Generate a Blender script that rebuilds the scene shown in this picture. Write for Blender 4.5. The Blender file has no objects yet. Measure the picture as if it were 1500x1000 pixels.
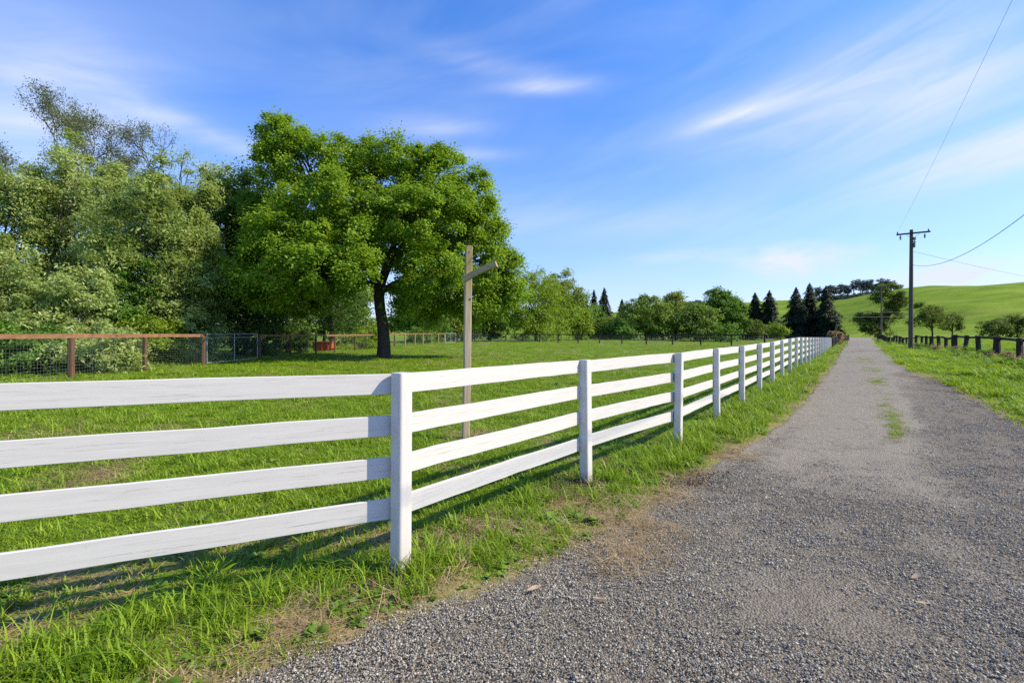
import bpy, math, random
import numpy as np

SEED = 7
rng = np.random.default_rng(SEED)
random.seed(SEED)
R = math.radians
scene = bpy.context.scene
COL = scene.collection

# ------------------------------------------------------------------ camera
EYE = 1.617
FP = 700.0            # focal length in photograph pixels (1500 wide)
HOR = 494.0
cam_d = bpy.data.cameras.new('camera')
cam_d.sensor_width = 36.0
cam_d.lens = 36.0 * FP / 1500.0
cam_d.shift_y = -(500.0 - HOR) / 1500.0
cam_d.clip_start = 0.05
cam_d.clip_end = 5000.0
cam = bpy.data.objects.new('camera', cam_d)
COL.objects.link(cam)
cam.location = (0, 0, EYE)
cam.rotation_euler = (R(90), 0, 0)
scene.camera = cam

# ------------------------------------------------------------------ noise and terrain
def _hash(ix, iy, s):
    n = (ix.astype(np.int64) * 374761393 + iy.astype(np.int64) * 668265263 + s * 974634777) & 0x7fffffff
    n = (n ^ (n >> 13)) * 1274126177 & 0x7fffffff
    n = n ^ (n >> 16)
    return (n & 0xffff) / 65535.0

def vnoise(x, y, s=0):
    x = np.asarray(x, float); y = np.asarray(y, float)
    ix = np.floor(x); iy = np.floor(y)
    fx = x - ix; fy = y - iy
    fx = fx * fx * (3 - 2 * fx); fy = fy * fy * (3 - 2 * fy)
    a = _hash(ix, iy, s); b = _hash(ix + 1, iy, s)
    c = _hash(ix, iy + 1, s); d = _hash(ix + 1, iy + 1, s)
    return (a * (1 - fx) + b * fx) * (1 - fy) + (c * (1 - fx) + d * fx) * fy

def fbm(x, y, s=0, o=3):
    t = 0; a = .5; n = 0
    for k in range(o):
        t = t + a * vnoise(np.asarray(x) * 2 ** k, np.asarray(y) * 2 ** k, s + k); n += a; a *= .5
    return t / n

CP = np.array([
    (0, 0, 0), (-4, 0, 0), (4, 0, 0), (8, 2, 0), (0, 4, 0), (-3, 3, .01), (0, -6, 0), (-8, 2, .03), (3, 7, .0), (6, 6, 0),
    (5, 10.4, .06), (9.2, 16.2, .13), (13.7, 22.8, .2), (24, 38, .24), (37.4, 56, .26), (9.5, 8.8, .0), (12, 12, .04),
    (18, 24, .22), (30, 46, .3), (50, 70, .42), (57, 80, .5), (79, 110, .82), (108, 150, 1.32), (114, 158, 1.42),
    (-7, 8, .1), (-13.9, 15.2, .27), (-14.6, 20, .30), (-14, 24, .33), (-7.7, 28.6, .37), (-13.5, 42, .45), (-9, 65, .78), (-4, 80, .85),
    (10, 66, .70), (20, 57, .64), (28, 54, .62), (0, 45, .5), (0, 20, .2), (5, 30, .3), (20, 85, .95), (45, 118, 1.1), (0, 95, .95),
    (21.3, 20, .63), (19, 15, .5), (26, 28, .74), (29, 31, .8), (36, 42, .87), (32.5, 38, .67), (26.5, 33, .42), (16, 13, .28), (48, 60, .9), (61, 80, .98), (88, 110, 1.15),
    (40, 30, .9), (60, 40, 1.0), (70, 60, 1.05), (100, 80, 1.2), (-60, 15, .5), (-60, 60, .9), (-40, 110, 1.2), (-100, 150, 1.5),
    (200, 150, 1.7), (0, 185, 1.6), (120, 190, 1.6), (250, 200, 2.0), (-200, 200, 2), (-60, -30, 0), (60, -30, .3), (0, -30, 0), (30, 0, .4), (200, 20, 1.5), (-200, 0, .5)])

def _tps():
    P = CP[:, :2] / 50.0
    n = len(P)
    d2 = ((P[:, None] - P[None]) ** 2).sum(-1)
    K = np.where(d2 > 0, d2 * np.log(d2 + 1e-12), 0) * .5 + np.eye(n) * 1e-4
    A = np.zeros((n + 3, n + 3)); A[:n, :n] = K
    A[:n, n] = 1; A[:n, n + 1:] = P; A[n, :n] = 1; A[n + 1:, :n] = P.T
    b = np.zeros(n + 3); b[:n] = CP[:, 2]
    return P, np.linalg.solve(A, b)
_TP, _TW = _tps()

def hbase(x, y):
    x = np.asarray(x, float); y = np.asarray(y, float)
    sh = x.shape
    xc = np.clip(x, -220, 260).ravel(); yc = np.clip(y, -35, 205).ravel()
    out = np.empty(xc.size)
    for i in range(0, xc.size, 20000):
        q = np.stack([xc[i:i + 20000], yc[i:i + 20000]], 1) / 50.0
        d2 = ((q[:, None] - _TP[None]) ** 2).sum(-1)
        k = .5 * d2 * np.log(d2 + 1e-12)
        out[i:i + 20000] = k @ _TW[:-3] + _TW[-3] + q @ _TW[-2:]
    return out.reshape(sh)

def ridge(us, vs, Y):
    us = np.array(us, float); vs = np.array(vs, float)
    return (us - 750) / FP * Y, EYE + (HOR - vs) / FP * Y
H1X, H1Z = ridge([1040, 1100, 1150, 1190, 1220, 1245, 1275, 1312, 1337, 1361, 1382, 1420, 1455, 1500, 1600, 1750, 2000],
                 [494, 488, 470, 455, 443.5, 438, 432, 424, 421, 418.7, 420, 419.5, 418, 413, 404, 395, 400], 420)
H2X, H2Z = ridge([300, 500, 700, 860, 916, 1000, 1060, 1140, 1180, 1220, 1260, 1300, 1330, 1400, 1600],
                 [478, 474, 468, 460, 456, 448, 445, 440, 439, 435, 430, 427, 426, 432, 440], 700)

def hills(x, y):
    x = np.asarray(x, float); y = np.asarray(y, float)
    def prof(y0, y1, y2):
        s = np.clip((y - y0) / (y1 - y0), 0, 1)
        up = s * s * (3 - 2 * s) * .55 + s * .45
        t = np.clip((y - y1) / (y2 - y1), 0, 1)
        return np.where(y <= y1, up, 1 - t * t * (3 - 2 * t))
    a = np.maximum(np.interp(x, H1X, H1Z) - 1.8, 0) * prof(188, 420, 640)
    b = np.maximum(np.interp(x, H2X, H2Z) - 1.8, 0) * prof(400, 700, 1100)
    w = np.clip((y - 200) / 60, 0, 1) * np.clip((395 - y) / 80, 0, 1)
    gull = (fbm(x / 46 + y / 190, y / 75, 31, 3) - .5) * 9 * w * np.clip(a / 14, 0, 1) * 1.7
    return np.maximum(a + gull, b)

def H(x, y):
    return hbase(x, y) + hills(x, y)
def h1(x, y):
    return float(H(np.array([x]), np.array([y]))[0])

def G(u, v):
    """where the line of sight through a photograph pixel meets the ground"""
    lo = None
    dx = (u - 750) / FP; dz = (HOR - v) / FP
    Y = np.concatenate([np.arange(1, 60, .02), np.arange(60, 200, .1)])
    d = EYE + dz * Y - hbase(dx * Y, Y)
    k = np.argmax(d < 0)
    return float(dx * Y[k]), float(Y[k])
def UY(u, Y):
    return ((u - 750) / FP * Y, Y)
def ZV(v, Y):
    return EYE + (HOR - v) / FP * Y

# ------------------------------------------------------------------ objects
def tag(o, label=None, cat=None, group=None, kind=None):
    if label: o['label'] = label
    if cat: o['category'] = cat
    if group: o['group'] = group
    if kind: o['kind'] = kind
    return o
def empty(name, loc, label, cat, group=None, rz=0):
    o = bpy.data.objects.new(name, None)
    COL.objects.link(o); o.location = loc; o.rotation_euler = (0, 0, rz)
    o.empty_display_size = .2
    return tag(o, label, cat, group)

class MB:
    def __init__(s):
        s.v = []; s.f = []; s.n = 0; s.m = []
    def add(s, verts, faces, m=0):
        verts = np.asarray(verts, float).reshape(-1, 3)
        s.v.append(verts)
        for f in faces:
            s.f.append(tuple(int(i) + s.n for i in f)); s.m.append(m)
        s.n += len(verts)
    def box(s, c, d, rot=None, m=0):
        x, y, z = d[0] / 2, d[1] / 2, d[2] / 2
        v = np.array([(-x, -y, -z), (x, -y, -z), (x, y, -z), (-x, y, -z), (-x, -y, z), (x, -y, z), (x, y, z), (-x, y, z)])
        if rot is not None: v = v @ np.asarray(rot).T
        s.add(v + np.asarray(c), [(0, 3, 2, 1), (4, 5, 6, 7), (0, 1, 5, 4), (1, 2, 6, 5), (2, 3, 7, 6), (3, 0, 4, 7)], m)
    def tube(s, path, radii, n=8, cap=True, m=0):
        path = np.asarray(path, float); k = len(path)
        radii = np.broadcast_to(np.asarray(radii, float), (k,))
        t = np.gradient(path, axis=0); t /= np.linalg.norm(t, axis=1)[:, None] + 1e-9
        ref = np.array([0, 0, 1.0]) if abs(t[0][2]) < .9 else np.array([1.0, 0, 0])
        vs = []
        for i in range(k):
            a = np.cross(t[i], ref); a /= np.linalg.norm(a) + 1e-9
            b = np.cross(t[i], a)
            ref = np.cross(a, t[i])
            an = np.arange(n) * 2 * np.pi / n
            vs.append(path[i] + radii[i] * (np.cos(an)[:, None] * a + np.sin(an)[:, None] * b))
        fs = []
        for i in range(k - 1):
            for j in range(n):
                j2 = (j + 1) % n
                fs.append((i * n + j, i * n + j2, (i + 1) * n + j2, (i + 1) * n + j))
        if cap:
            fs.append(tuple(range(n - 1, -1, -1))); fs.append(tuple((k - 1) * n + j for j in range(n)))
        s.add(np.concatenate(vs), fs, m)
    def prism(s, prof, z0, z1, m=0, top_in=0.0):
        """vertical prism over a 2-D outline with a small chamfer at the top"""
        p = np.asarray(prof, float); n = len(p)
        q = p * (1 - top_in)
        c = top_in * np.abs(p).max()
        v = [np.c_[p, np.full(n, z0)], np.c_[p, np.full(n, z1 - c)], np.c_[q, np.full(n, z1)]]
        fs = []
        for r in range(2):
            for j in range(n):
                j2 = (j + 1) % n
                fs.append((r * n + j, r * n + j2, (r + 1) * n + j2, (r + 1) * n + j))
        fs.append(tuple(2 * n + j for j in range(n))); fs.append(tuple(range(n - 1, -1, -1)))
        s.add(np.concatenate(v), fs, m)
    def build(s, name, mat, parent=None, smooth=False, loc=None):
        me = bpy.data.meshes.new(name)
        me.from_pydata(np.concatenate(s.v).tolist(), [], s.f)
        mats = mat if isinstance(mat, (list, tuple)) else [mat]
        for q in mats: me.materials.append(q)
        if len(mats) > 1: me.polygons.foreach_set('material_index', s.m)
        if smooth: me.polygons.foreach_set('use_smooth', [True] * len(me.polygons))
        o = bpy.data.objects.new(name, me); COL.objects.link(o)
        if parent: o.parent = parent
        if loc is not None: o.location = loc
        return o

def quick_mesh(name, verts, quads, mat, parent=None, attrs=None, smooth=False):
    me = bpy.data.meshes.new(name)
    verts = np.asarray(verts, np.float32); quads = np.asarray(quads, np.int32)
    k = quads.shape[1]
    me.vertices.add(len(verts)); me.vertices.foreach_set('co', verts.ravel())
    me.loops.add(quads.size); me.loops.foreach_set('vertex_index', quads.ravel())
    me.polygons.add(len(quads))
    me.polygons.foreach_set('loop_start', np.arange(0, quads.size, k, dtype=np.int32))
    for an, av in (attrs or {}).items():
        a = me.attributes.new(an, 'FLOAT', 'POINT'); a.data.foreach_set('value', np.asarray(av, np.float32))
    if smooth: me.polygons.foreach_set('use_smooth', np.ones(len(quads), bool))
    me.update(calc_edges=True); me.validate()
    for q in (mat if isinstance(mat, (list, tuple)) else [mat]): me.materials.append(q)
    o = bpy.data.objects.new(name, me); COL.objects.link(o)
    if parent: o.parent = parent
    return o

# ------------------------------------------------------------------ materials
class NT:
    def __init__(s, name):
        s.mat = bpy.data.materials.new(name); s.mat.use_nodes = True
        s.t = s.mat.node_tree; s.t.nodes.clear()
        s.out = s.t.nodes.new('ShaderNodeOutputMaterial')
    def n(s, typ, **kw):
        nd = s.t.nodes.new(typ)
        for k, v in kw.items():
            if k.startswith('i_'):
                key = k[2:]
                key = int(key) if key.isdigit() else key.replace('_', ' ')
                if hasattr(v, 'is_output'): s.t.links.new(v, nd.inputs[key])
                else: nd.inputs[key].default_value = v
            else: setattr(nd, k, v)
        return nd
    def link(s, a, b): s.t.links.new(a, b)
    def noise(s, vec, scale, detail=3, rough=.55):
        nd = s.n('ShaderNodeTexNoise', i_Scale=scale, i_Detail=detail, i_Roughness=rough)
        s.link(vec, nd.inputs['Vector']); return nd.outputs['Fac']
    def ramp(s, fac, stops, interp='LINEAR'):
        nd = s.n('ShaderNodeValToRGB'); s.link(fac, nd.inputs['Fac'])
        cr = nd.color_ramp; cr.interpolation = interp
        while len(cr.elements) < len(stops): cr.elements.new(.5)
        for e, (p, c) in zip(cr.elements, stops):
            e.position = p; e.color = (*c, 1) if len(c) == 3 else c
        return nd.outputs['Color']
    def mix(s, fac, a, b, mode='MIX'):
        nd = s.n('ShaderNodeMix', data_type='RGBA', blend_type=mode)
        for val, i in ((fac, 0), (a, 6), (b, 7)):
            if hasattr(val, 'is_output'): s.link(val, nd.inputs[i])
            elif isinstance(val, (int, float)): nd.inputs[i].default_value = val
            else: nd.inputs[i].default_value = (*val, 1)
        return nd.outputs[2]
    def math(s, op, a, b=0.0, clamp=False):
        nd = s.n('ShaderNodeMath', operation=op, use_clamp=clamp)
        for val, i in ((a, 0), (b, 1)):
            if hasattr(val, 'is_output'): s.link(val, nd.inputs[i])
            else: nd.inputs[i].default_value = val
        return nd.outputs[0]
    def pos(s): return s.n('ShaderNodeNewGeometry').outputs['Position']
    def obj(s): return s.n('ShaderNodeTexCoord').outputs['Object']
    def objr(s):
        oi = s.n('ShaderNodeObjectInfo'); o = s.obj()
        cb = s.n('ShaderNodeCombineXYZ')
        for i, m in enumerate((37.0, 53.0, 71.0)): s.link(s.math('MULTIPLY', oi.outputs['Random'], m), cb.inputs[i])
        ad = s.n('ShaderNodeVectorMath', operation='ADD'); s.link(o, ad.inputs[0]); s.link(cb.outputs[0], ad.inputs[1])
        return ad.outputs[0]
    def scaled(s, vec, sc):
        nd = s.n('ShaderNodeMapping', i_Scale=sc); s.link(vec, nd.inputs['Vector']); return nd.outputs[0]
    def attr(s, name): return s.n('ShaderNodeAttribute', attribute_name=name).outputs['Fac']
    def done(s, color, rough=.7, bump=None, bstr=.3, bdist=.01, spec=.3, metal=0.0, transl=0.0, tcol=None):
        p = s.n('ShaderNodeBsdfPrincipled')
        if hasattr(color, 'is_output'): s.link(color, p.inputs['Base Color'])
        else: p.inputs['Base Color'].default_value = (*color, 1)
        if hasattr(rough, 'is_output'): s.link(rough, p.inputs['Roughness'])
        else: p.inputs['Roughness'].default_value = rough
        p.inputs['Specular IOR Level'].default_value = spec
        p.inputs['Metallic'].default_value = metal
        if bump is not None:
            b = s.n('ShaderNodeBump', i_Strength=bstr, i_Distance=bdist)
            s.link(bump, b.inputs['Height']); s.link(b.outputs[0], p.inputs['Normal'])
        sh = p.outputs[0]
        if transl > 0:
            t = s.n('ShaderNodeBsdfTranslucent')
            tc = tcol if tcol is not None else color
            if hasattr(tc, 'is_output'): s.link(tc, t.inputs['Color'])
            else: t.inputs['Color'].default_value = (*tc, 1)
            mx = s.n('ShaderNodeMixShader', i_0=transl)
            s.link(sh, mx.inputs[1]); s.link(t.outputs[0], mx.inputs[2]); sh = mx.outputs[0]
        s.link(sh, s.out.inputs['Surface'])
        return s.mat

def leaf_mat(name, dark, mid, light, transl=.35, ns=.35):
    k = NT(name)
    c = k.ramp(k.attr('tint'), [(0, dark), (.5, mid), (1, light)])
    n = k.noise(k.pos(), ns, 2)
    c2 = k.mix(k.math('MULTIPLY', n, .55), c, k.mix(.5, c, light))
    tc = k.mix(.5, c2, (light[0] * 1.3, light[1] * 1.35, light[2] * .6))
    return k.done(c2, .55, spec=.22, transl=transl, tcol=tc)

def bark_mat(name, a, b, s=6):
    k = NT(name); v = k.scaled(k.obj(), (s, s, s * .25))
    n = k.noise(v, 2.5, 5, .65)
    return k.done(k.ramp(n, [(.3, a), (.7, b)]), .9, bump=n, bstr=.8, bdist=.05, spec=.1)

M = {}
M['bark'] = bark_mat('bark', (.025, .02, .016), (.085, .07, .055))
M['bark_pale'] = bark_mat('pale_bark', (.08, .07, .055), (.2, .17, .13))
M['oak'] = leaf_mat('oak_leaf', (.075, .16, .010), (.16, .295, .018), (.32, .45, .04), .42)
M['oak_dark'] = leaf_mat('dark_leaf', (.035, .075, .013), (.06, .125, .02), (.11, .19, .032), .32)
M['willow'] = leaf_mat('willow_leaf', (.18, .265, .06), (.31, .405, .115), (.5, .57, .23), .42)
M['willow_grey'] = leaf_mat('grey_willow_leaf', (.17, .25, .06), (.29, .39, .11), (.5, .58, .24), .38)
M['olive'] = leaf_mat('olive_leaf', (.135, .205, .04), (.24, .33, .08), (.41, .49, .16), .42)
M['shrub'] = leaf_mat('shrub_leaf', (.055, .125, .015), (.11, .22, .028), (.19, .33, .055), .36)
M['bright'] = leaf_mat('bright_leaf', (.12, .21, .014), (.21, .32, .025), (.31, .42, .05), .42)
M['conifer'] = leaf_mat('conifer_needle', (.010, .022, .012), (.02, .04, .018), (.035, .06, .024), .08)
M['euc_hazed'] = leaf_mat('hazed_eucalyptus_leaf', (.055, .08, .085), (.085, .115, .115), (.12, .15, .135), .15)  # paler and bluer: distance haze is mixed into the leaf colour
M['hillgreen'] = leaf_mat('roadside_leaf', (.06, .10, .018), (.12, .18, .032), (.20, .26, .055), .38)
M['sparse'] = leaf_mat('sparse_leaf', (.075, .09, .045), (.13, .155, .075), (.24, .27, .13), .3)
M['far_green'] = leaf_mat('far_leaf', (.075, .135, .02), (.145, .235, .038), (.27, .37, .075), .38)
M['far_olive'] = leaf_mat('far_olive_leaf', (.10, .15, .022), (.19, .26, .042), (.33, .39, .09), .38)
M['red_leaf'] = leaf_mat('red_leaf', (.17, .10, .06), (.30, .19, .12), (.42, .31, .2), .3)
M['twig'] = bark_mat('twig', (.06, .05, .05), (.14, .12, .11))

def paint_white():
    k = NT('white_paint'); o = k.objr()
    v = k.scaled(o, (1.4, 22, 22))
    g = k.noise(v, 2.0, 4, .6)
    big = k.noise(k.scaled(o, (1.2, 5, 5)), 1.3, 4, .6)
    crack = k.ramp(k.noise(k.scaled(o, (1.0, 36, 36)), 1.7, 4, .75), [(.60, (0, 0, 0)), (.665, (1, 1, 1))])
    worn = k.ramp(k.noise(k.scaled(o, (.8, 3, 3)), 1.6, 4, .65), [(.42, (0, 0, 0)), (.66, (1, 1, 1))])
    c = k.mix(k.math('MULTIPLY', big, .35), (.62, .597, .565), (.54, .517, .482))
    c = k.mix(k.math('MULTIPLY', k.ramp(g, [(.42, (0, 0, 0)), (.62, (1, 1, 1))]), .16), c, (.38, .36, .33))
    c = k.mix(k.math('MULTIPLY', crack, k.math('ADD', .12, k.math('MULTIPLY', worn, .4))), c, (.25, .235, .21))
    spot = k.ramp(k.noise(o, 14, 3, .6), [(.70, (0, 0, 0)), (.76, (1, 1, 1))])
    c = k.mix(k.math('MULTIPLY', spot, .3), c, (.3, .27, .2))
    h = k.math('SUBTRACT', k.math('MULTIPLY', g, .6), k.math('MULTIPLY', crack, .8))
    return k.done(c, .62, bump=h, bstr=.35, bdist=.004, spec=.3)
M['white'] = paint_white()
def paint_post():
    k = NT('white_post_paint'); o = k.objr(); o0 = k.obj()
    g = k.noise(k.scaled(o, (20, 20, 1.6)), 1.8, 4, .6)
    sp = k.n('ShaderNodeSeparateXYZ'); k.link(o0, sp.inputs[0])
    low = k.math('MULTIPLY', k.math('SUBTRACT', 1.0, k.math('DIVIDE', sp.outputs[2], .34), True), 1.1)
    chip = k.noise(o, 60, 4, .7)
    chips = k.ramp(k.math('MULTIPLY', low, chip), [(.30, (0, 0, 0)), (.42, (1, 1, 1))])
    crack = k.ramp(k.noise(k.scaled(o, (30, 30, .9)), 1.5, 4, .75), [(.61, (0, 0, 0)), (.665, (1, 1, 1))])
    c = k.mix(k.math('MULTIPLY', g, .45), (.62, .595, .56), (.50, .475, .44))
    c = k.mix(k.math('MULTIPLY', crack, .5), c, (.25, .23, .2))
    c = k.mix(k.math('MULTIPLY', low, .35), c, (.36, .30, .22))
    c = k.mix(k.math('MULTIPLY', chips, .75), c, (.2, .16, .12))
    h = k.math('SUBTRACT', g, k.math('MULTIPLY', crack, .5))
    return k.done(c, .6, bump=h, bstr=.4, bdist=.006, spec=.3)
M['white_post'] = paint_post()

def wood(name, a, b, c, sc=(3, 30, 30), moss=None):
    k = NT(name); o = k.obj()
    n = k.noise(k.scaled(o, sc), 1.6, 6, .7)
    col = k.ramp(n, [(.25, a), (.5, b), (.75, c)])
    if moss:
        sp = k.n('ShaderNodeSeparateXYZ'); k.link(o, sp.inputs[0])
        m = k.noise(o, 9, 4, .7)
        f = k.math('MULTIPLY', k.math('DIVIDE', k.math('SUBTRACT', sp.outputs[2], moss[0]), moss[1], True), k.math('MULTIPLY', m, 1.4), True)
        col = k.mix(f, col, moss[2])
    return k.done(col, .85, bump=n, bstr=.6, bdist=.01, spec=.15)
M['brown_wood'] = wood('brown_stained_wood', (.13, .065, .036), (.23, .12, .068), (.33, .18, .10), (2, 2, 2))
M['brown_post'] = wood('brown_post_wood', (.07, .042, .028), (.12, .072, .046), (.19, .115, .075), (20, 20, 2))
M['grey_wood'] = wood('weathered_post_wood', (.27, .21, .135), (.46, .37, .25), (.6, .49, .34), (24, 24, 1.3), (1.9, .9, (.24, .2, .05)))
M['grey_arm'] = wood('weathered_arm_wood', (.24, .18, .09), (.40, .31, .17), (.54, .43, .26), (3, 26, 26))
M['dark_wood'] = wood('dark_old_wood', (.018, .014, .012), (.04, .032, .027), (.075, .06, .05), (14, 14, 2))
M['dark_rail'] = wood('dark_rail_wood', (.022, .018, .015), (.045, .037, .03), (.09, .075, .06), (3, 14, 14))
M['tan_post'] = wood('tan_post_wood', (.18, .13, .07), (.3, .22, .12), (.4, .3, .18), (14, 14, 2))
M['pole'] = wood('utility_pole_wood', (.05, .045, .038), (.085, .08, .068), (.14, .13, .11), (12, 12, .8))
M['pole_arm'] = wood('crossarm_wood', (.03, .027, .024), (.05, .046, .04), (.08, .07, .06), (3, 14, 14))

def plain(name, c, rough=.5, metal=0.0, spec=.4, var=.15, sc=14):
    k = NT(name); n = k.noise(k.obj(), sc, 4, .6)
    d = tuple(x * (1 - var) for x in c); l = tuple(min(1, x * (1 + var)) for x in c)
    return k.done(k.ramp(n, [(.3, d), (.7, l)]), rough, bump=n, bstr=.15, bdist=.004, metal=metal, spec=spec)
M['galv'] = plain('galvanised_pipe', (.36, .37, .37), .42, .35)
M['wire'] = plain('fence_wire', (.36, .37, .36), .5, .3)
M['ceramic'] = plain('ceramic_insulator', (.22, .23, .25), .3)
M['cable'] = plain('cable', (.025, .027, .03), .5)
M['steel'] = plain('dull_steel', (.13, .14, .15), .5, .5)
M['orange'] = plain('orange_paint', (.42, .085, .03), .7)
M['hole_dark'] = plain('hole_dark', (.05, .05, .052), .7)  # dark colour painting the inside of the bolt holes

# ------------------------------------------------------------------ road outline
RL = [(-14, -12), (-6, -2.4), (-3.0, .75), G(330, 1000), G(470, 946), G(600, 898), G(700, 864), G(790, 820), G(880, 778), G(960, 736),
      G(1040, 680), G(1110, 640), G(1160, 605), G(1190, 570), G(1214, 541), UY(1229, 36), UY(1236, 55), UY(1241, 80), UY(1244, 110), UY(1243, 140), UY(1238, 153)]
RR = [(6, -12), (6.2, -4), (6.6, 1), (7.2, 4), (8.2, 6.5), (9.47, 8.84), G(1440, 590), G(1400, 570), G(1360, 554), G(1328, 540), UY(1301, 31), UY(1289, 45), UY(1282, 65), UY(1279, 90), UY(1277, 120), UY(1278, 143), UY(1284, 153)]
RL = np.array(RL); RR = np.array(RR)

def resample(P, n, w=1.0):
    """even steps in a stretched arclength: short steps near the camera, long far off"""
    d = np.r_[0, np.cumsum(np.linalg.norm(np.diff(P, axis=0), axis=1))]
    # smooth curve by Catmull-Rom over dense samples
    Q = []
    for i in range(len(P) - 1):
        p0 = P[max(i - 1, 0)]; p1 = P[i]; p2 = P[i + 1]; p3 = P[min(i + 2, len(P) - 1)]
        for t in np.linspace(0, 1, 24, endpoint=False):
            a = p1; b = .5 * (p2 - p0); c = p0 - 2.5 * p1 + 2 * p2 - .5 * p3; e = -.5 * p0 + 1.5 * p1 - 1.5 * p2 + .5 * p3
            Q.append(a + b * t + c * t * t + e * t ** 3)
    Q.append(P[-1]); Q = np.array(Q)
    return Q
RLs = resample(RL, 0); RRs = resample(RR, 0)
POLY = np.concatenate([RLs, RRs[::-1]])

def inpoly(x, y, poly):
    x = np.asarray(x); y = np.asarray(y)
    ins = np.zeros(x.shape, bool)
    px, py = poly[:, 0], poly[:, 1]
    j = len(poly) - 1
    for i in range(len(poly)):
        if py[i] != py[j]:
            c = ((py[i] > y) != (py[j] > y)) & (x < (px[j] - px[i]) * (y - py[i]) / (py[j] - py[i]) + px[i])
            ins ^= c
        j = i
    return ins
def dpoly(x, y, P):
    x = np.asarray(x, float); y = np.asarray(y, float)
    best = np.full(x.shape, 1e9)
    for a, b in zip(P[:-1], P[1:]):
        d = b - a; L = d @ d
        if L < 1e-12: continue
        t = np.clip(((x - a[0]) * d[0] + (y - a[1]) * d[1]) / L, 0, 1)
        best = np.minimum(best, (x - a[0] - t * d[0]) ** 2 + (y - a[1] - t * d[1]) ** 2)
    return np.sqrt(best)
RLc = RLs[::6]; RRc = RRs[::6]; POLYc = np.concatenate([RLc, RRc[::-1]])
def road_sd(x, y):
    """signed distance to the road edge: negative on the road"""
    d = np.minimum(dpoly(x, y, RLc), dpoly(x, y, RRc))
    return np.where(inpoly(x, y, POLYc), -d, d)

# ------------------------------------------------------------------ white fence layout
fu = [587, 858.5, 993, 1051, 1087, 1113.2, 1131.5, 1146.5, 1157.5, 1165.5, 1174]
FPOS = [np.array([(587 - 750) / FP * 3.29, 3.29])]
for i, u in enumerate(fu[1:]):
    s = 2.6 if i == 0 else 2.44
    t = (u - 750) / FP; X0, Y0 = FPOS[-1]
    a = t * t + 1; b = -2 * (t * X0 + Y0); c = X0 * X0 + Y0 * Y0 - s * s
    y = (-b + math.sqrt(b * b - 4 * a * c)) / (2 * a)
    FPOS.append(np.array([t * y, y]))
hd = math.atan2(FPOS[-1][0] - FPOS[5][0], FPOS[-1][1] - FPOS[5][1])
for i in range(17):
    hd_i = hd - R(.05) * i
    FPOS.append(FPOS[-1] + 2.44 * np.array([math.sin(hd_i), math.cos(hd_i)]))
for i in range(1, 28, 2):     # boards span two bays: every other post stands on the straight between its neighbours
    if i + 1 < len(FPOS) and i > 2: FPOS[i] = (FPOS[i - 1] + FPOS[i + 1]) / 2
FPOS = np.array(FPOS)
_fs = np.r_[0, np.cumsum(np.linalg.norm(np.diff(FPOS, axis=0), axis=1))]
_vt = [546.5, 527.3, 517, 511, 506.8, 504, 501.4, 498.2, 496, 494.5, 493.7]
_zt = [ZV(v, p[1]) for v, p in zip(_vt, FPOS)]
_zt += [ZV(494.0 + .5 * k / 17, FPOS[10 + k][1]) for k in range(1, 18)]
FTOP = np.array(_zt)
FTOP[4:] = np.convolve(np.r_[FTOP[3:4], FTOP[4:], FTOP[-1:]], [.25, .5, .25], 'valid')
LDIR = np.array([-.897, -.442])

# ------------------------------------------------------------------ ground
BLOBS = [(650, 800, .33, 'straw'), (725, 766, .28, 'straw'), (556, 858, .15, 'soil'), (850, 712, .38, 'soil'), (905, 690, .3, 'soil'), (50, 935, .34, 'straw'),
         (955, 785, .33, 'straw'), (925, 812, .28, 'straw'), (1010, 700, .32, 'soil'), (980, 728, .35, 'straw'), (1075, 668, .3, 'straw'), (845, 740, .35, 'straw'), (690, 792, .18, 'soil'),
         (655, 850, .12, 'straw'), (430, 905, .22, 'straw'), (300, 800, .25, 'straw'), (430, 780, .3, 'straw'), (100, 850, .25, 'straw'), (820, 720, .3, 'soil'), (990, 655, .2, 'soil'),
         (350, 640, .5, 'straw'), (130, 700, .5, 'straw'), (60, 590, .7, 'straw'), (700, 640, .5, 'straw'), (250, 630, .5, 'straw'), (560, 690, .35, 'straw')]
BL = [(*G(u, v), r, k) for u, v, r, k in BLOBS]
def blobs(x, y, kind=None):
    o = np.zeros(np.shape(x))
    wob = 1 + .55 * (fbm(x * 5, y * 5, 91, 2) - .5) * 2
    for bx, by, r, k in BL:
        if kind and k != kind: continue
        d = np.sqrt((x - bx) ** 2 + (y - by) ** 2) / (r * wob)
        o = np.maximum(o, np.clip(1.38 - d, 0, 1))
    return o

def lines(*segs):
    out = []
    for a, b, n in segs: out.append(np.linspace(a, b, n, endpoint=False))
    return np.concatenate(out)
def geo(a, b, n):
    return a * (b / a) ** (np.arange(n) / n)
xs = np.concatenate([-geo(60, 1100, 26)[::-1][:-1], lines((-60, -16, 34), (-16, 40, 220), (40, 130, 75)), geo(130, 1300, 40), [1300]])
ys = np.concatenate([lines((-45, -8, 14), (-8, 36, 176), (36, 200, 104)), lines((200, 440, 60), (440, 1150, 70)), [1150]])
XX, YY = np.meshgrid(xs, ys)
ZZ = H(XX, YY)
near = (XX > -16) & (XX < 130) & (YY < 165)
SD = np.full(XX.shape, 50.0)
SD[near] = road_sd(XX[near], YY[near])
ZZ += (fbm(XX * 1.3, YY * 1.3, 5, 3) - .5) * .05 * np.clip(SD / .5, 0, 1) * (YY < 60)
ZZ -= .05 * np.clip(-SD / .3, 0, 1)
edge = np.clip(1 - np.abs(SD - .12) / .42, 0, 1) * (.35 + .9 * fbm(XX * 1.1, YY * 1.1, 12, 3)) * .75
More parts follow.
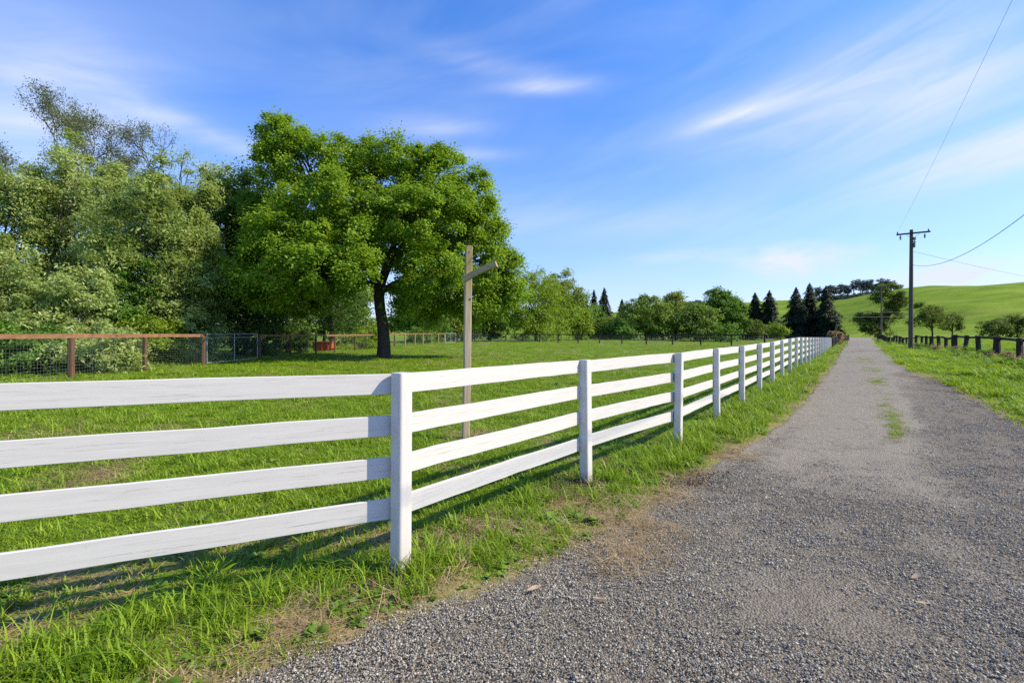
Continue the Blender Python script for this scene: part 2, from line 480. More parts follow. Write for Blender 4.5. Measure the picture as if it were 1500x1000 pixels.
dirt = np.clip(np.maximum(edge, np.maximum(blobs(XX, YY) * .95, (SD < .05) * .9)), 0, 1) * (np.hypot(XX, YY) < 60)
soil = blobs(XX, YY, 'soil')
def gmat():
    k = NT('ground_soil_and_turf'); p = k.pos()
    fine = k.noise(p, 26, 5, .7); mid = k.noise(p, 2.2, 4, .6); big = k.noise(k.scaled(p, (.05, .05, .05)), 1.6, 4, .55)
    green = k.ramp(mid, [(.3, (.095, .165, .012)), (.55, (.15, .245, .018)), (.75, (.22, .30, .035))])
    green = k.mix(k.math('MULTIPLY', fine, .5), green, (.06, .10, .012))
    straw = k.ramp(fine, [(.3, (.15, .11, .055)), (.6, (.32, .25, .12)), (.8, (.42, .34, .18))])
    dark = k.ramp(fine, [(.3, (.035, .024, .016)), (.7, (.12, .085, .055))])
    bare = k.mix(k.attr('soil'), straw, dark)
    f = k.math('MULTIPLY', k.attr('dirt'), k.math('ADD', .55, fine), True)
    # deep thatch under the blades close by
    c = k.mix(f, green, bare)
    c = k.mix(k.math('MULTIPLY', big, .25), c, k.mix(.5, c, (.16, .17, .04)))
    h = k.math('ADD', k.math('MULTIPLY', fine, .6), mid)
    return k.done(c, .95, bump=h, bstr=.7, bdist=.04, spec=.05)
def hmat():
    k = NT('hill_pasture'); p = k.pos()
    v = k.scaled(p, (.012, .03, .05))
    n = k.noise(v, 2.2, 5, .6); fine = k.noise(p, .35, 5, .7)
    band = k.noise(k.scaled(p, (.004, .012, .22)), 2.0, 4, .65)
    c = k.ramp(n, [(.34, (.105, .18, .014)), (.5, (.18, .28, .018)), (.66, (.27, .345, .04))])
    c = k.mix(k.math('MULTIPLY', band, .7), c, (.09, .145, .018))
    c = k.mix(k.math('MULTIPLY', fine, .3), c, (.19, .24, .05))
    spots = k.ramp(k.noise(p, .055, 4, .6), [(.62, (0, 0, 0)), (.70, (1, 1, 1))])
    c = k.mix(k.math('MULTIPLY', spots, .6), c, (.13, .12, .04))
    return k.done(c, .95, bump=k.math('ADD', fine, n), bstr=.5, bdist=.9, spec=.03)
nx, ny = len(xs), len(ys)
idx = np.arange(nx * ny).reshape(ny, nx)
def sheet(name, r0, r1, mat):
    ii = idx[r0:r1]
    q = np.stack([ii[:-1, :-1], ii[:-1, 1:], ii[1:, 1:], ii[1:, :-1]], -1).reshape(-1, 4) - r0 * nx
    v = np.stack([XX[r0:r1], YY[r0:r1], ZZ[r0:r1]], -1).reshape(-1, 3)
    o = quick_mesh(name, v, q, mat, attrs={'dirt': dirt[r0:r1].ravel(), 'soil': soil[r0:r1].ravel()}, smooth=True)
    tag(o, kind='structure'); return o
cut = int(np.argmin(abs(ys - 200)))
GROUND = sheet('ground', 0, cut + 1, gmat())
HILLS = sheet('hills', cut, ny, hmat())

# ------------------------------------------------------------------ road
def along(Q, n):
    d = np.r_[0, np.cumsum(np.linalg.norm(np.diff(Q, axis=0), axis=1))]
    return d
def march(QL, QR):
    # pair the two edges by their fraction of length, station spacing growing with distance
    dl = along(QL, 0); dr = along(QR, 0)
    return dl, dr
_dl, _dr = march(RLs, RRs)
# stations: matched y-levels
stY = np.concatenate([np.linspace(-10, 24, 150, endpoint=False), np.linspace(24, 153, 110)])
def edge_at(Q, y):
    return np.interp(y, np.maximum.accumulate(Q[:, 1]), Q[:, 0])
LX = edge_at(RLs, stY); RX = edge_at(RRs, stY)
LX = LX + (fbm(stY * 1.7, stY * 0 + 3, 61, 3) - .5) * .25; RX = RX + (fbm(stY * 1.5, stY * 0 + 9, 62, 3) - .5) * .4
fr = np.linspace(0, 1, 64)
PX = LX[:, None] * (1 - fr) + RX[:, None] * fr; PY = np.repeat(stY[:, None], 64, 1)
def gravelness(x, y, f):
    """0 worn asphalt, 1 loose gravel"""
    n = fbm(x * .9, y * .9, 71, 3)
    lim = np.interp(f, [0, .08, .18, .45, .55, .62, .8, .97, 1], [4.5, 8.5, 7.0, 6.2, 8.5, 15, 18, 22, 24])
    g = np.clip((lim + (n - .5) * 6 + 1.2 - y) / 4.5, 0, 1)
    track = np.exp(-((x - (.35 + .50 * y) - .5 * (fbm(y * .7, x * .2, 74, 2) - .5)) / .55) ** 2) * np.clip((fbm(x * 1.7, y * 1.7, 75, 3) - .36) * 3.2, 0, 1) * np.clip((5.6 - y) / 1.5, 0, 1)
    return np.clip(g * (1 - .6 * track), 0, 1), track
FR = np.repeat(fr[None], len(stY), 0)
gr, trk = gravelness(PX, PY, FR)
crown_h = .035 * (1 - (2 * FR - 1) ** 2) * np.clip(PY / 20, 0, 1)
PZ = hbase(PX, PY) + np.clip((PY - 20) / 400, 0, .06) + crown_h - .02 * ((FR < .01) | (FR > .99)) + (fbm(PX * 2.2, PY * 2.2, 73, 3) - .5) * .035 * gr
def rmat():
    k = NT('worn_road_surface'); p = k.pos()
    fine = k.noise(p, 75, 4, .8); mid = k.noise(p, 7, 6, .75); big = k.noise(p, .55, 5, .65)
    vor = k.n('ShaderNodeTexVoronoi', i_Scale=70.0); k.link(p, vor.inputs['Vector'])
    vo2 = k.n('ShaderNodeTexVoronoi', i_Scale=34.0); k.link(p, vo2.inputs['Vector'])
    stone = k.ramp(vor.outputs['Color'], [(.2, (.13, .116, .095)), (.5, (.25, .222, .178)), (.8, (.40, .352, .28))])
    gap = k.ramp(vor.outputs['Distance'], [(.35, (1, 1, 1)), (.75, (.3, .29, .27))])
    grav = k.mix(1.0, stone, gap, 'MULTIPLY')
    grav = k.mix(k.math('MULTIPLY', mid, .6), grav, (.215, .18, .135))
    asph = k.ramp(mid, [(.28, (.225, .20, .16)), (.52, (.31, .275, .22)), (.75, (.39, .345, .275))])
    chip = k.ramp(vo2.outputs['Color'], [(.15, (.13, .115, .092)), (.5, (.29, .257, .205)), (.85, (.52, .46, .365))])
    asph = k.mix(.55, asph, k.mix(.5, chip, stone))
    asph = k.mix(k.math('MULTIPLY', k.ramp(fine, [(.5, (0, 0, 0)), (.68, (1, 1, 1))]), .6), asph, (.10, .092, .08))
    pot = k.ramp(k.noise(p, 1.4, 5, .7), [(.56, (0, 0, 0)), (.66, (1, 1, 1))])
    asph = k.mix(k.math('MULTIPLY', pot, .45), asph, grav)
    ck = k.n('ShaderNodeTexVoronoi', i_Scale=.8, feature='DISTANCE_TO_EDGE'); wv = k.n('ShaderNodeVectorMath', operation='ADD'); k.link(p, wv.inputs[0])
    wn = k.n('ShaderNodeTexNoise', i_Scale=2.2, i_Detail=4.0); k.link(p, wn.inputs['Vector']); k.link(wn.outputs['Color'], wv.inputs[1]); k.link(wv.outputs[0], ck.inputs['Vector'])
    crk = k.ramp(ck.outputs['Distance'], [(.006, (1, 1, 1)), (.022, (0, 0, 0))])
    asph = k.mix(k.math('MULTIPLY', crk, .45), asph, (.08, .072, .06))
    streak = k.noise(k.scaled(p, (.8, .25, .5)), 1.6, 4, .65)
    asph = k.mix(k.math('MULTIPLY', streak, .35), asph, (.34, .30, .235))
    c = k.mix(k.attr('gravel'), asph, grav)
    c = k.mix(k.math('MULTIPLY', k.attr('track'), .5), c, k.mix(.5, c, (.15, .115, .085)))
    c = k.mix(k.math('MULTIPLY', big, .3), c, k.mix(.5, c, (.19, .165, .135)))
    c = k.mix(k.attr('side'), c, (.26, .2, .12))
    hgt = k.math('SUBTRACT', k.math('MULTIPLY', fine, .5), vor.outputs['Distance'])
    return k.done(c, .95, bump=hgt, bstr=.9, bdist=.014, spec=.08)
side = np.clip(1 - np.minimum(FR, 1 - FR) * (RX - LX)[:, None] / .22, 0, 1) * fbm(PX * 3, PY * 3, 77, 3) * 1.1
n1, n2 = PX.shape
ii = np.arange(n1 * n2).reshape(n1, n2)
q = np.stack([ii[:-1, :-1], ii[:-1, 1:], ii[1:, 1:], ii[1:, :-1]], -1).reshape(-1, 4)
ROADMAT = rmat()
road = quick_mesh('road', np.stack([PX, PY, PZ], -1).reshape(-1, 3), q, ROADMAT, attrs={'gravel': gr.ravel(), 'track': trk.ravel(), 'side': side.ravel()}, smooth=True)
tag(road, kind='structure')

def ribbon(name, path, w, mat, lift, n=120):
    P = resample(np.array(path, float), 0)
    d = along(P, 0); t = np.linspace(0, d[-1], n)
    C = np.stack([np.interp(t, d, P[:, 0]), np.interp(t, d, P[:, 1])], 1)
    T = np.gradient(C, axis=0); T /= np.linalg.norm(T, axis=1)[:, None]
    N = np.stack([-T[:, 1], T[:, 0]], 1)
    ww = np.interp(np.linspace(0, 1, n), np.linspace(0, 1, len(np.atleast_1d(w))), np.atleast_1d(w)) / 2
    fr = np.linspace(-1, 1, 7)
    V = C[:, None] + N[:, None] * (fr[None, :, None] * ww[:, None, None])
    Z = hbase(V[..., 0], V[..., 1]) + lift
    ii = np.arange(n * 7).reshape(n, 7)
    q = np.stack([ii[:-1, :-1], ii[1:, :-1], ii[1:, 1:], ii[:-1, 1:]], -1).reshape(-1, 4)
    o = quick_mesh(name, np.concatenate([V, Z[..., None]], -1).reshape(-1, 3), q, mat, attrs={'gravel': np.zeros(n * 7), 'track': np.zeros(n * 7), 'side': np.zeros(n * 7)}, smooth=True)
    return tag(o, kind='structure')
ribbon('cross_road', [(-90, 84), (0, 97), (45, 120), (85, 143), (116, 160), (150, 174), (260, 215)], 7.0, ROADMAT, .09, 200)

# ------------------------------------------------------------------ scattering of stuff (grass, gravel)
def source_collection(name, objs):
    c = bpy.data.collections.new(name)
    for o in objs:
        for u in list(o.users_collection): u.objects.unlink(o)
        c.objects.link(o)
    return c

def scatter(name, label, cat, pts, rots, scls, ids, coll):
    me = bpy.data.meshes.new(name)
    n = len(pts)
    me.vertices.add(n); me.vertices.foreach_set('co', np.asarray(pts, np.float32).ravel())
    a = me.attributes.new('rot', 'FLOAT_VECTOR', 'POINT'); a.data.foreach_set('vector', np.asarray(rots, np.float32).ravel())
    a = me.attributes.new('scl', 'FLOAT_VECTOR', 'POINT'); a.data.foreach_set('vector', np.asarray(scls, np.float32).ravel())
    a = me.attributes.new('pick', 'INT', 'POINT'); a.data.foreach_set('value', np.asarray(ids, np.int32))
    o = bpy.data.objects.new(name, me); COL.objects.link(o)
    g = bpy.data.node_groups.new(name + '_nodes', 'GeometryNodeTree')
    g.interface.new_socket('Geometry', in_out='INPUT', socket_type='NodeSocketGeometry')
    g.interface.new_socket('Geometry', in_out='OUTPUT', socket_type='NodeSocketGeometry')
    N = g.nodes; L = g.links
    gi = N.new('NodeGroupInput'); go = N.new('NodeGroupOutput')
    ci = N.new('GeometryNodeCollectionInfo'); ci.inputs['Collection'].default_value = coll
    ci.inputs['Separate Children'].default_value = True; ci.inputs['Reset Children'].default_value = True
    iop = N.new('GeometryNodeInstanceOnPoints'); iop.inputs['Pick Instance'].default_value = True
    def na(nm, typ):
        q = N.new('GeometryNodeInputNamedAttribute'); q.data_type = typ; q.inputs['Name'].default_value = nm
        return [s for s in q.outputs if s.name == 'Attribute' and s.enabled][0]
    L.new(gi.outputs[0], iop.inputs['Points']); L.new(ci.outputs[0], iop.inputs['Instance'])
    L.new(na('pick', 'INT'), iop.inputs['Instance Index'])
    e2r = N.new('FunctionNodeEulerToRotation'); L.new(na('rot', 'FLOAT_VECTOR'), e2r.inputs[0])
    L.new(e2r.outputs[0], iop.inputs['Rotation']); L.new(na('scl', 'FLOAT_VECTOR'), iop.inputs['Scale'])
    L.new(iop.outputs[0], go.inputs[0])
    md = o.modifiers.new('scatter', 'NODES'); md.node_group = g
    return tag(o, label, cat, kind='stuff')

def gmaterial(name, a, b, c, transl=.35, rnd=.4):
    k = NT(name)
    oi = k.n('ShaderNodeObjectInfo')
    t = k.math('ADD', k.math('MULTIPLY', k.attr('tint'), 1 - rnd), k.math('MULTIPLY', oi.outputs['Random'], rnd))
    col = k.ramp(t, [(0, a), (.5, b), (1, c)])
    patch = k.noise(k.pos(), .45, 3, .6)
    col = k.mix(k.math('MULTIPLY', k.ramp(patch, [(.42, (0, 0, 0)), (.7, (1, 1, 1))]), .45), col, k.mix(.6, col, c))
    return k.done(col, .5, spec=.25, transl=transl, tcol=k.mix(.5, col, (c[0] * 1.2, c[1] * 1.3, c[2] * .6)))
M['blade'] = gmaterial('grass_blade', (.12, .21, .011), (.205, .335, .016), (.345, .435, .042))
M['blade_right'] = gmaterial('lush_grass_blade', (.16, .27, .006), (.25, .38, .010), (.34, .45, .022))
M['straw'] = gmaterial('dry_straw', (.22, .14, .07), (.38, .27, .14), (.52, .41, .24), .2)
M['weed'] = gmaterial('broad_weed_leaf', (.085, .17, .016), (.15, .26, .03), (.24, .35, .05), .35)

def blades(n, disc, hmin, hmax, w, lean, r, lie=0.0):
    a = r.random(n) * 2 * np.pi; rad = disc * np.sqrt(r.random(n))
    base = np.stack([rad * np.cos(a), rad * np.sin(a), np.full(n, -.01)], 1)
    hh = hmin + (hmax - hmin) * r.random(n) ** 1.3
    az = r.random(n) * 2 * np.pi
    d = np.stack([np.cos(az), np.sin(az), 0 * az], 1); s = np.stack([-np.sin(az), np.cos(az), 0 * az], 1)
    ln = lean * (.3 + r.random(n))
    V = []
    for t, wf in ((0, 1), (.4, .95), (.75, .62), (1, .06)):
        out = ln * t ** 1.8 * hh; up = hh * (t - lie * t - .35 * np.minimum(ln, 1.2) * t * t * t)
        c = base + d * out[:, None] + np.array([0, 0, 1.0]) * np.maximum(up, .004 * (1 + 2 * r.random(n)))[:, None]
        ww = w * (.6 + .8 * r.random(n)) * wf if t == 0 else ww0 * wf
        if t == 0: ww0 = ww
        V += [c - s * ww[:, None] / 2, c + s * ww[:, None] / 2]
    V = np.stack(V, 1).reshape(-1, 3)
    b = np.arange(n)[:, None] * 8
    q = np.concatenate([b + np.array([0, 1, 3, 2]), b + np.array([2, 3, 5, 4]), b + np.array([4, 5, 7, 6])], 0)
    return V, q, np.repeat(r.random(n), 8)
def leaves_rosette(n, l0, l1, r):
    V = []; Q = []; T = []
    for i in range(n):
        az = r.random() * 6.28; L = l0 + (l1 - l0) * r.random(); el = .25 + .9 * r.random(); w = L * (.22 + .15 * r.random())
        d = np.array([math.cos(az), math.sin(az), 0]); s = np.array([-d[1], d[0], 0])
        for t, wf in ((0, .12), (.25, .7), (.55, 1), (.82, .7), (1, .05)):
            c = d * L * t * math.cos(el) + np.array([0, 0, L * (t * math.sin(el) - .5 * t * t)]) + np.array([0, 0, .015])
            fold = np.array([0, 0, .18 * w * wf])
            V += [c - s * w * wf + fold, c, c + s * w * wf + fold]
        b = len(V) - 15
        for k in range(4):
            o = b + 3 * k
            Q += [(o, o + 1, o + 4, o + 3), (o + 1, o + 2, o + 5, o + 4)]
        T += [r.random()] * 15
    return np.array(V), np.array(Q), np.array(T)

rt = np.random.default_rng(3)
def tuft_set(prefix, mat, specs):
    out = []
    for i, sp in enumerate(specs):
        V, q, T = blades(*sp, rt) if len(sp) < 7 else blades(*sp[:6], rt, sp[6])
        out.append(quick_mesh('%s_%02d' % (prefix, i), V, q, mat, attrs={'tint': T}))
    return out
LAWN = [(48, .13, .02, .07, .0075, 1.1), (44, .13, .02, .085, .008, 1.0), (40, .14, .02, .065, .007, 1.4), (32, .12, .03, .11, .008, 1.1)]
TALL = [(30, .10, .06, .20, .010, 1.0), (24, .09, .08, .25, .011, 1.1)]
c_lawn = source_collection('grass_sources', tuft_set('a_tuft', M['blade'], LAWN + TALL) + tuft_set('b_tuft', M['straw'], [(30, .14, .05, .14, .006, 1.6, .6), (26, .16, .06, .18, .006, 2.0, .75)]))
c_right = source_collection('lush_sources', tuft_set('a_lush', M['blade_right'], LAWN + TALL) + tuft_set('b_lush', M['straw'], [(20, .14, .05, .14, .006, 1.6, .6)]))
c_straw = source_collection('straw_sources', tuft_set('straw', M['straw'], [(36, .16, .06, .16, .0045, 2.0, .8), (26, .14, .08, .22, .005, 2.4, .88), (16, .14, .05, .12, .006, 1.2, .4)]))
wd = []
for i in range(4):
    V, Q, T = leaves_rosette(8 + 2 * i, .06 + .02 * i, .13 + .03 * i, rt)
    wd.append(quick_mesh('weed_%d' % i, V, Q, M['weed'], attrs={'tint': T}))
c_weed = source_collection('weed_sources', wd)

def rings(zones, amin=-64, amax=64, seed=0):
    r = np.random.default_rng(seed)
    P = []; S = []
    for r0, r1, den, sc in zones:
        lo, hi = (R(-95), R(95)) if r1 <= 6 else (R(amin), R(amax))
        n = int(den * (hi - lo) / 2 * (r1 * r1 - r0 * r0))
        rad = np.sqrt(r0 * r0 + (r1 * r1 - r0 * r0) * r.random(n)); a = lo + (hi - lo) * r.random(n)
        P.append(np.stack([rad * np.sin(a), rad * np.cos(a)], 1)); S.append(np.full(n, sc))
    return np.concatenate(P), np.concatenate(S)

# which side of the white fence line: positive toward the road
def fence_side(x, y):
    ins = np.concatenate([FPOS[::-1], [FPOS[0] + LDIR * 30], [[-90, 60], [-40, 140], [60, 140]]])
    return inpoly(x, y, ins)       # True inside the paddock

P, S = rings([(1.2, 4, 420, .80), (4, 7, 260, .95), (7, 12, 120, 1.2), (12, 20, 48, 1.6), (20, 34, 18, 2.2), (34, 60, 6, 3.2), (60, 110, 1.5, 5.0)], seed=11)
x, y = P[:, 0], P[:, 1]
sd = road_sd(x, y)
pad = fence_side(x, y)
RFX = lambda yy: 21.3 + .67 * (yy - 20)
edge_w = -.06 + .24 * fbm(x * 2.3, y * 2.3, 15, 3) ** 1.5
keep = (sd > edge_w * np.where(np.hypot(x, y) < 20, 1, .3))
bl = blobs(x, y)
keep &= rng.random(len(x)) > bl * .84
edge_thin = np.clip((sd - .02) / .35, .0, 1)
keep &= rng.random(len(x)) < .3 + .7 * edge_thin
yr = P[:, 1]
dist = np.hypot(x, y)
rightside = ~pad & (x > edge_at(RRs, np.clip(y, -10, 153)) - .1) & (sd > 0)
def dist_fence(x, y):
    return dpoly(x, y, np.concatenate([[FPOS[0] + LDIR * 12], FPOS]))
df = dist_fence(x, y)
nz = fbm(x * .8, y * .8, 21, 3); nz2 = fbm(x * 3.1, y * 3.1, 22, 2)
def make_grass(name, label, sel, coll, tallness, dryness, npick, ndry, zmul=1.0, seed=1):
    r = np.random.default_rng(seed)
    px, py, s = x[sel], y[sel], S[sel]
    n = len(px)
    t = tallness[sel]; dr = dryness[sel]
    ids = r.integers(0, 4, n)
    ids = np.where(r.random(n) < t, r.integers(4, 6, n), ids)
    ids = np.where(r.random(n) < dr, 6 + r.integers(0, ndry, n), ids)
    pz = H(px, py) - .005
    rot = np.stack([r.normal(0, .12, n), r.normal(0, .12, n), r.random(n) * 6.28], 1)
    sv = s * (.7 + .6 * r.random(n))
    zs = np.clip(sv, 0, 1.6) ** .8 * zmul * (.75 + .6 * nz[sel])
    return scatter(name, label, 'grass', np.stack([px, py, pz], 1), rot, np.stack([sv, sv, zs], 1), ids, coll)
tall = np.where(pad, .03 + .15 * np.clip((nz2 - .6) * 4, 0, 1), .14 + .4 * np.clip((nz - .5) * 4, 0, 1)) + .25 * np.clip(1 - df / .35, 0, 1) * (dist < 30)
dry = np.where(pad, .035 + np.clip((nz - .60) * 5, 0, .5), np.clip((nz2 - .56) * 4, .05, .5)) + .5 * np.clip(1 - sd / .35, 0, 1)
_sel = keep & pad
make_grass('paddock_grass', 'mown green grass with straw patches filling the white fenced paddock', _sel, c_lawn, tall, dry, 6, 2, .85, 1)
_sel = keep & ~pad & ~rightside
make_grass('verge_grass', 'rough green grass strip between the white fence and the road', _sel, c_lawn, tall, dry, 6, 2, 1.15, 2)
_sel = keep & rightside
make_grass('bank_grass', 'lush bright green grass bank on the right of the road', _sel, c_right, tall, dry * .35, 6, 1, 1.0, 3)

# dry straw lying along the gravel edge and on the bare patches
P2, S2 = rings([(1.2, 5, 260, .8), (5, 9, 120, 1.0), (9, 22, 26, 1.5)], -60, 60, seed=13)
x2, y2 = P2[:, 0], P2[:, 1]
sd2 = road_sd(x2, y2)
k2 = rng.random(len(x2)) < np.clip(blobs(x2, y2, 'straw') * .75 + blobs(x2, y2, 'soil') * .2 + np.clip(1 - np.abs(sd2 - .1) / .3, 0, 1) * np.clip(fbm(x2 * 1.3, y2 * 1.3, 33, 2) * 1.8 - .55, 0, 1) * .8, 0, 1)
x2, y2, S2 = x2[k2], y2[k2], S2[k2]; n = len(x2)
scatter('dry_straw', 'dry straw and dead grass lying along the gravel edge', 'straw', np.stack([x2, y2, H(x2, y2) + .012], 1),
        np.stack([rng.normal(0, .2, n), rng.normal(0, .2, n), rng.random(n) * 6.28], 1), np.repeat((S2 * (.6 + .6 * rng.random(n)))[:, None], 3, 1) * np.array([1, 1, .6]), rng.integers(0, 3, n), c_straw)
# broad-leaved weeds in the verges
P3, S3 = rings([(1.2, 5, 130, .40), (5, 12, 26, .5), (12, 26, 1.2, .8)], -60, 60, seed=17)
x3, y3 = P3[:, 0], P3[:, 1]
sd3 = road_sd(x3, y3); pd3 = fence_side(x3, y3); w3 = fbm(x3 * 1.1, y3 * 1.1, 41, 3)
k3 = (sd3 > .02) & (rng.random(len(x3)) < np.where(pd3, .04, np.clip((w3 - .36) * 3, .05, .9) * np.where(sd3 < .75, 1.0, .45))) & (blobs(x3, y3) < .6)
x3, y3, S3 = x3[k3], y3[k3], S3[k3]; n = len(x3)
scatter('weeds', 'small broad leaved weeds mixed into the roadside grass', 'weeds', np.stack([x3, y3, H(x3, y3)], 1),
        np.stack([rng.normal(0, .15, n), rng.normal(0, .15, n), rng.random(n) * 6.28], 1), np.repeat((S3 * (.7 + .8 * rng.random(n)))[:, None], 3, 1), rng.integers(0, 4, n), c_weed)

# loose gravel: clusters of small angular stones
def stone(r, s):
    ph = (1 + 5 ** .5) / 2
    v = np.array([(-1, ph, 0), (1, ph, 0), (-1, -ph, 0), (1, -ph, 0), (0, -1, ph), (0, 1, ph), (0, -1, -ph), (0, 1, -ph), (ph, 0, -1), (ph, 0, 1), (-ph, 0, -1), (-ph, 0, 1)]) / 1.9
    f = np.array([(0, 11, 5), (0, 5, 1), (0, 1, 7), (0, 7, 10), (0, 10, 11), (1, 5, 9), (5, 11, 4), (11, 10, 2), (10, 7, 6), (7, 1, 8), (3, 9, 4), (3, 4, 2), (3, 2, 6), (3, 6, 8), (3, 8, 9), (4, 9, 5), (2, 4, 11), (6, 2, 10), (8, 6, 7), (9, 8, 1)])
    v = v * (.7 + .5 * r.random((12, 1))) * np.array([1, .6 + .4 * r.random(), .4 + .3 * r.random()])
    a = r.random() * 6.28; c, q = math.cos(a), math.sin(a)
    tl = r.normal(0, .35); ct, st = math.cos(tl), math.sin(tl)
    v = v @ np.array([[1, 0, 0], [0, ct, -st], [0, st, ct]]) @ np.array([[c, -q, 0], [q, c, 0], [0, 0, 1]])
    return v * s, f
def cluster(name, n, disc, s0, s1, mat, seed):
    r = np.random.default_rng(seed); V = []; F = []; T = []; k = 0
    for i in range(n):
        s = s0 + (s1 - s0) * r.random() ** 2.2
        v, f = stone(r, s)
        a = r.random() * 6.28; d = disc * math.sqrt(r.random())
        V.append(v + np.array([d * math.cos(a), d * math.sin(a), s * .28 * r.random()])); F.append(f + k); k += 12
        T.append(np.full(12, r.random()))
    return quick_mesh(name, np.concatenate(V), np.concatenate(F), mat, attrs={'tint': np.concatenate(T)})
k = NT('gravel_stone')
_c = k.ramp(k.attr('tint'), [(0, (.20, .185, .155)), (.45, (.335, .308, .256)), (.8, (.465, .425, .35)), (1, (.62, .565, .46))])
_n = k.noise(k.pos(), 160, 3, .6)
M['stone'] = k.done(k.mix(k.math('MULTIPLY', _n, .4), _c, (.17, .15, .12)), .9, spec=.15)
M['clod'] = plain('soil_clod', (.10, .068, .045), .95, var=.4, sc=60)
c_grav = source_collection('gravel_sources', [cluster('gravel_%d' % i, 30, .085, .0026, .0092, M['stone'], 50 + i) for i in range(8)])
c_clod = source_collection('clod_sources', [cluster('clod_%d' % i, 22, .12, .004, .017, M['clod'], 70 + i) for i in range(4)])
P4, S4 = rings([(1.6, 3.2, 480, .85), (3.2, 5, 360, .95), (5, 8, 200, 1.1), (8, 13, 90, 1.25), (13, 22, 30, 1.5)], -50, 60, seed=19)
x4, y4 = P4[:, 0], P4[:, 1]
sd4 = road_sd(x4, y4)
fr4 = np.clip((x4 - edge_at(RLs, y4)) / (edge_at(RRs, y4) - edge_at(RLs, y4)), 0, 1)
g4, t4 = gravelness(x4, y4, fr4)
k4 = (sd4 < .07 * rng.random(len(x4)) - .03) & (rng.random(len(x4)) < np.clip(g4 * (1 - .75 * t4) * (.62 + .75 * fbm(x4 * 1.6, y4 * 1.6, 83, 3)), .0, 1) ** 1.3)
x4, y4, S4 = x4[k4], y4[k4], S4[k4]; n = len(x4)
scatter('gravel', 'loose grey gravel covering the near part of the road', 'gravel', np.stack([x4, y4, hbase(x4, y4) + .012], 1),
        np.stack([rng.normal(0, .1, n), rng.normal(0, .1, n), rng.random(n) * 6.28], 1), np.repeat((S4 * (.75 + .6 * rng.random(n)))[:, None], 3, 1), rng.integers(0, 8, n), c_grav)
P5, S5 = rings([(2, 9, 150, 1.0)], -60, 60, seed=23)
x5, y5 = P5[:, 0], P5[:, 1]
k5 = rng.random(len(x5)) < blobs(x5, y5, 'soil') * .9
x5, y5 = x5[k5], y5[k5]; n = len(x5)
scatter('soil_clods', 'dark clods of dug soil round the fence post feet', 'soil', np.stack([x5, y5, H(x5, y5) + .01], 1),
        np.stack([rng.normal(0, .2, n), rng.normal(0, .2, n), rng.random(n) * 6.28], 1), np.repeat((.7 + .8 * rng.random(n))[:, None], 3, 1), rng.integers(0, 4, n), c_clod)
# green strip of weeds growing through the middle of the lane
gx, gy, gs = [], [], []
for (u, v, ru, rv, num) in ((1312, 632, 5, 18, 34), (1308, 612, 7, 8, 16), (1295, 592, 6, 12, 14), (1286, 560, 8, 6, 12), (1278, 542, 7, 3, 12), (1270, 532, 10, 2.5, 14), (1266, 526, 9, 2, 12), (1262, 515.5, 6, 1.5, 10), (1258, 506, 4, 1, 6)):
    for _ in range(int(num * 2.2)):
        a, b = G(u + random.gauss(0, ru), v + random.gauss(0, rv * .6)); gx.append(a); gy.append(b); gs.append(.55 + .3 * random.random() if b < 14 else 1.2)
gx, gy, gs = np.array(gx), np.array(gy), np.array(gs); n = len(gx)
scatter('lane_weeds', 'thin grass tufts growing along the middle of the road', 'weeds', np.stack([gx, gy, hbase(gx, gy) + .03 + np.clip((gy - 20) / 400, 0, .06)], 1),
        np.stack([np.zeros(n), np.zeros(n), rng.random(n) * 6.28], 1), np.stack([gs, gs, gs * .75], 1), np.where(rng.random(n) < .35, 6, rng.integers(0, 3, n)), c_lawn)

# ------------------------------------------------------------------ white board fence
def board(L, hgt, th, seed, wav=.004, n=14):
    """a sawn board along local x with eased edges and a slight waviness"""
    r = np.random.default_rng(seed); mb = MB(); c = .003
    sec = np.array([(-th / 2 + c, -hgt / 2), (th / 2 - c, -hgt / 2), (th / 2, -hgt / 2 + c), (th / 2, hgt / 2 - c), (th / 2 - c, hgt / 2), (-th / 2 + c, hgt / 2), (-th / 2, hgt / 2 - c), (-th / 2, -hgt / 2 + c)])
    V = []; t = np.linspace(0, 1, n); a, b = r.random(2) * 6.28
    for q in t:
        dz = wav * math.sin(a + q * 5) + wav * .4 * r.normal(); dy = wav * .5 * math.sin(b + q * 4)
        V.append(np.c_[np.full(8, q * L), sec[:, 0] + dy, sec[:, 1] + dz])
    F = []
    for i in range(n - 1):
        for j in range(8):
            j2 = (j + 1) % 8; F.append((i * 8 + j, i * 8 + j2, (i + 1) * 8 + j2, (i + 1) * 8 + j))
    F.append(tuple(range(7, -1, -1))); F.append(tuple((n - 1) * 8 + j for j in range(8)))
    mb.add(np.concatenate(V), F); return mb
def rsq(w, rad, k=4):
    out = []
    for cx, cy, a0 in ((1, 1, 0), (-1, 1, 90), (-1, -1, 180), (1, -1, 270)):
        for j in range(k + 1):
            a = R(a0 + 90 * j / k); out.append((cx * (w / 2 - rad) + rad * math.cos(a), cy * (w / 2 - rad) + rad * math.sin(a)))
    return np.array(out)

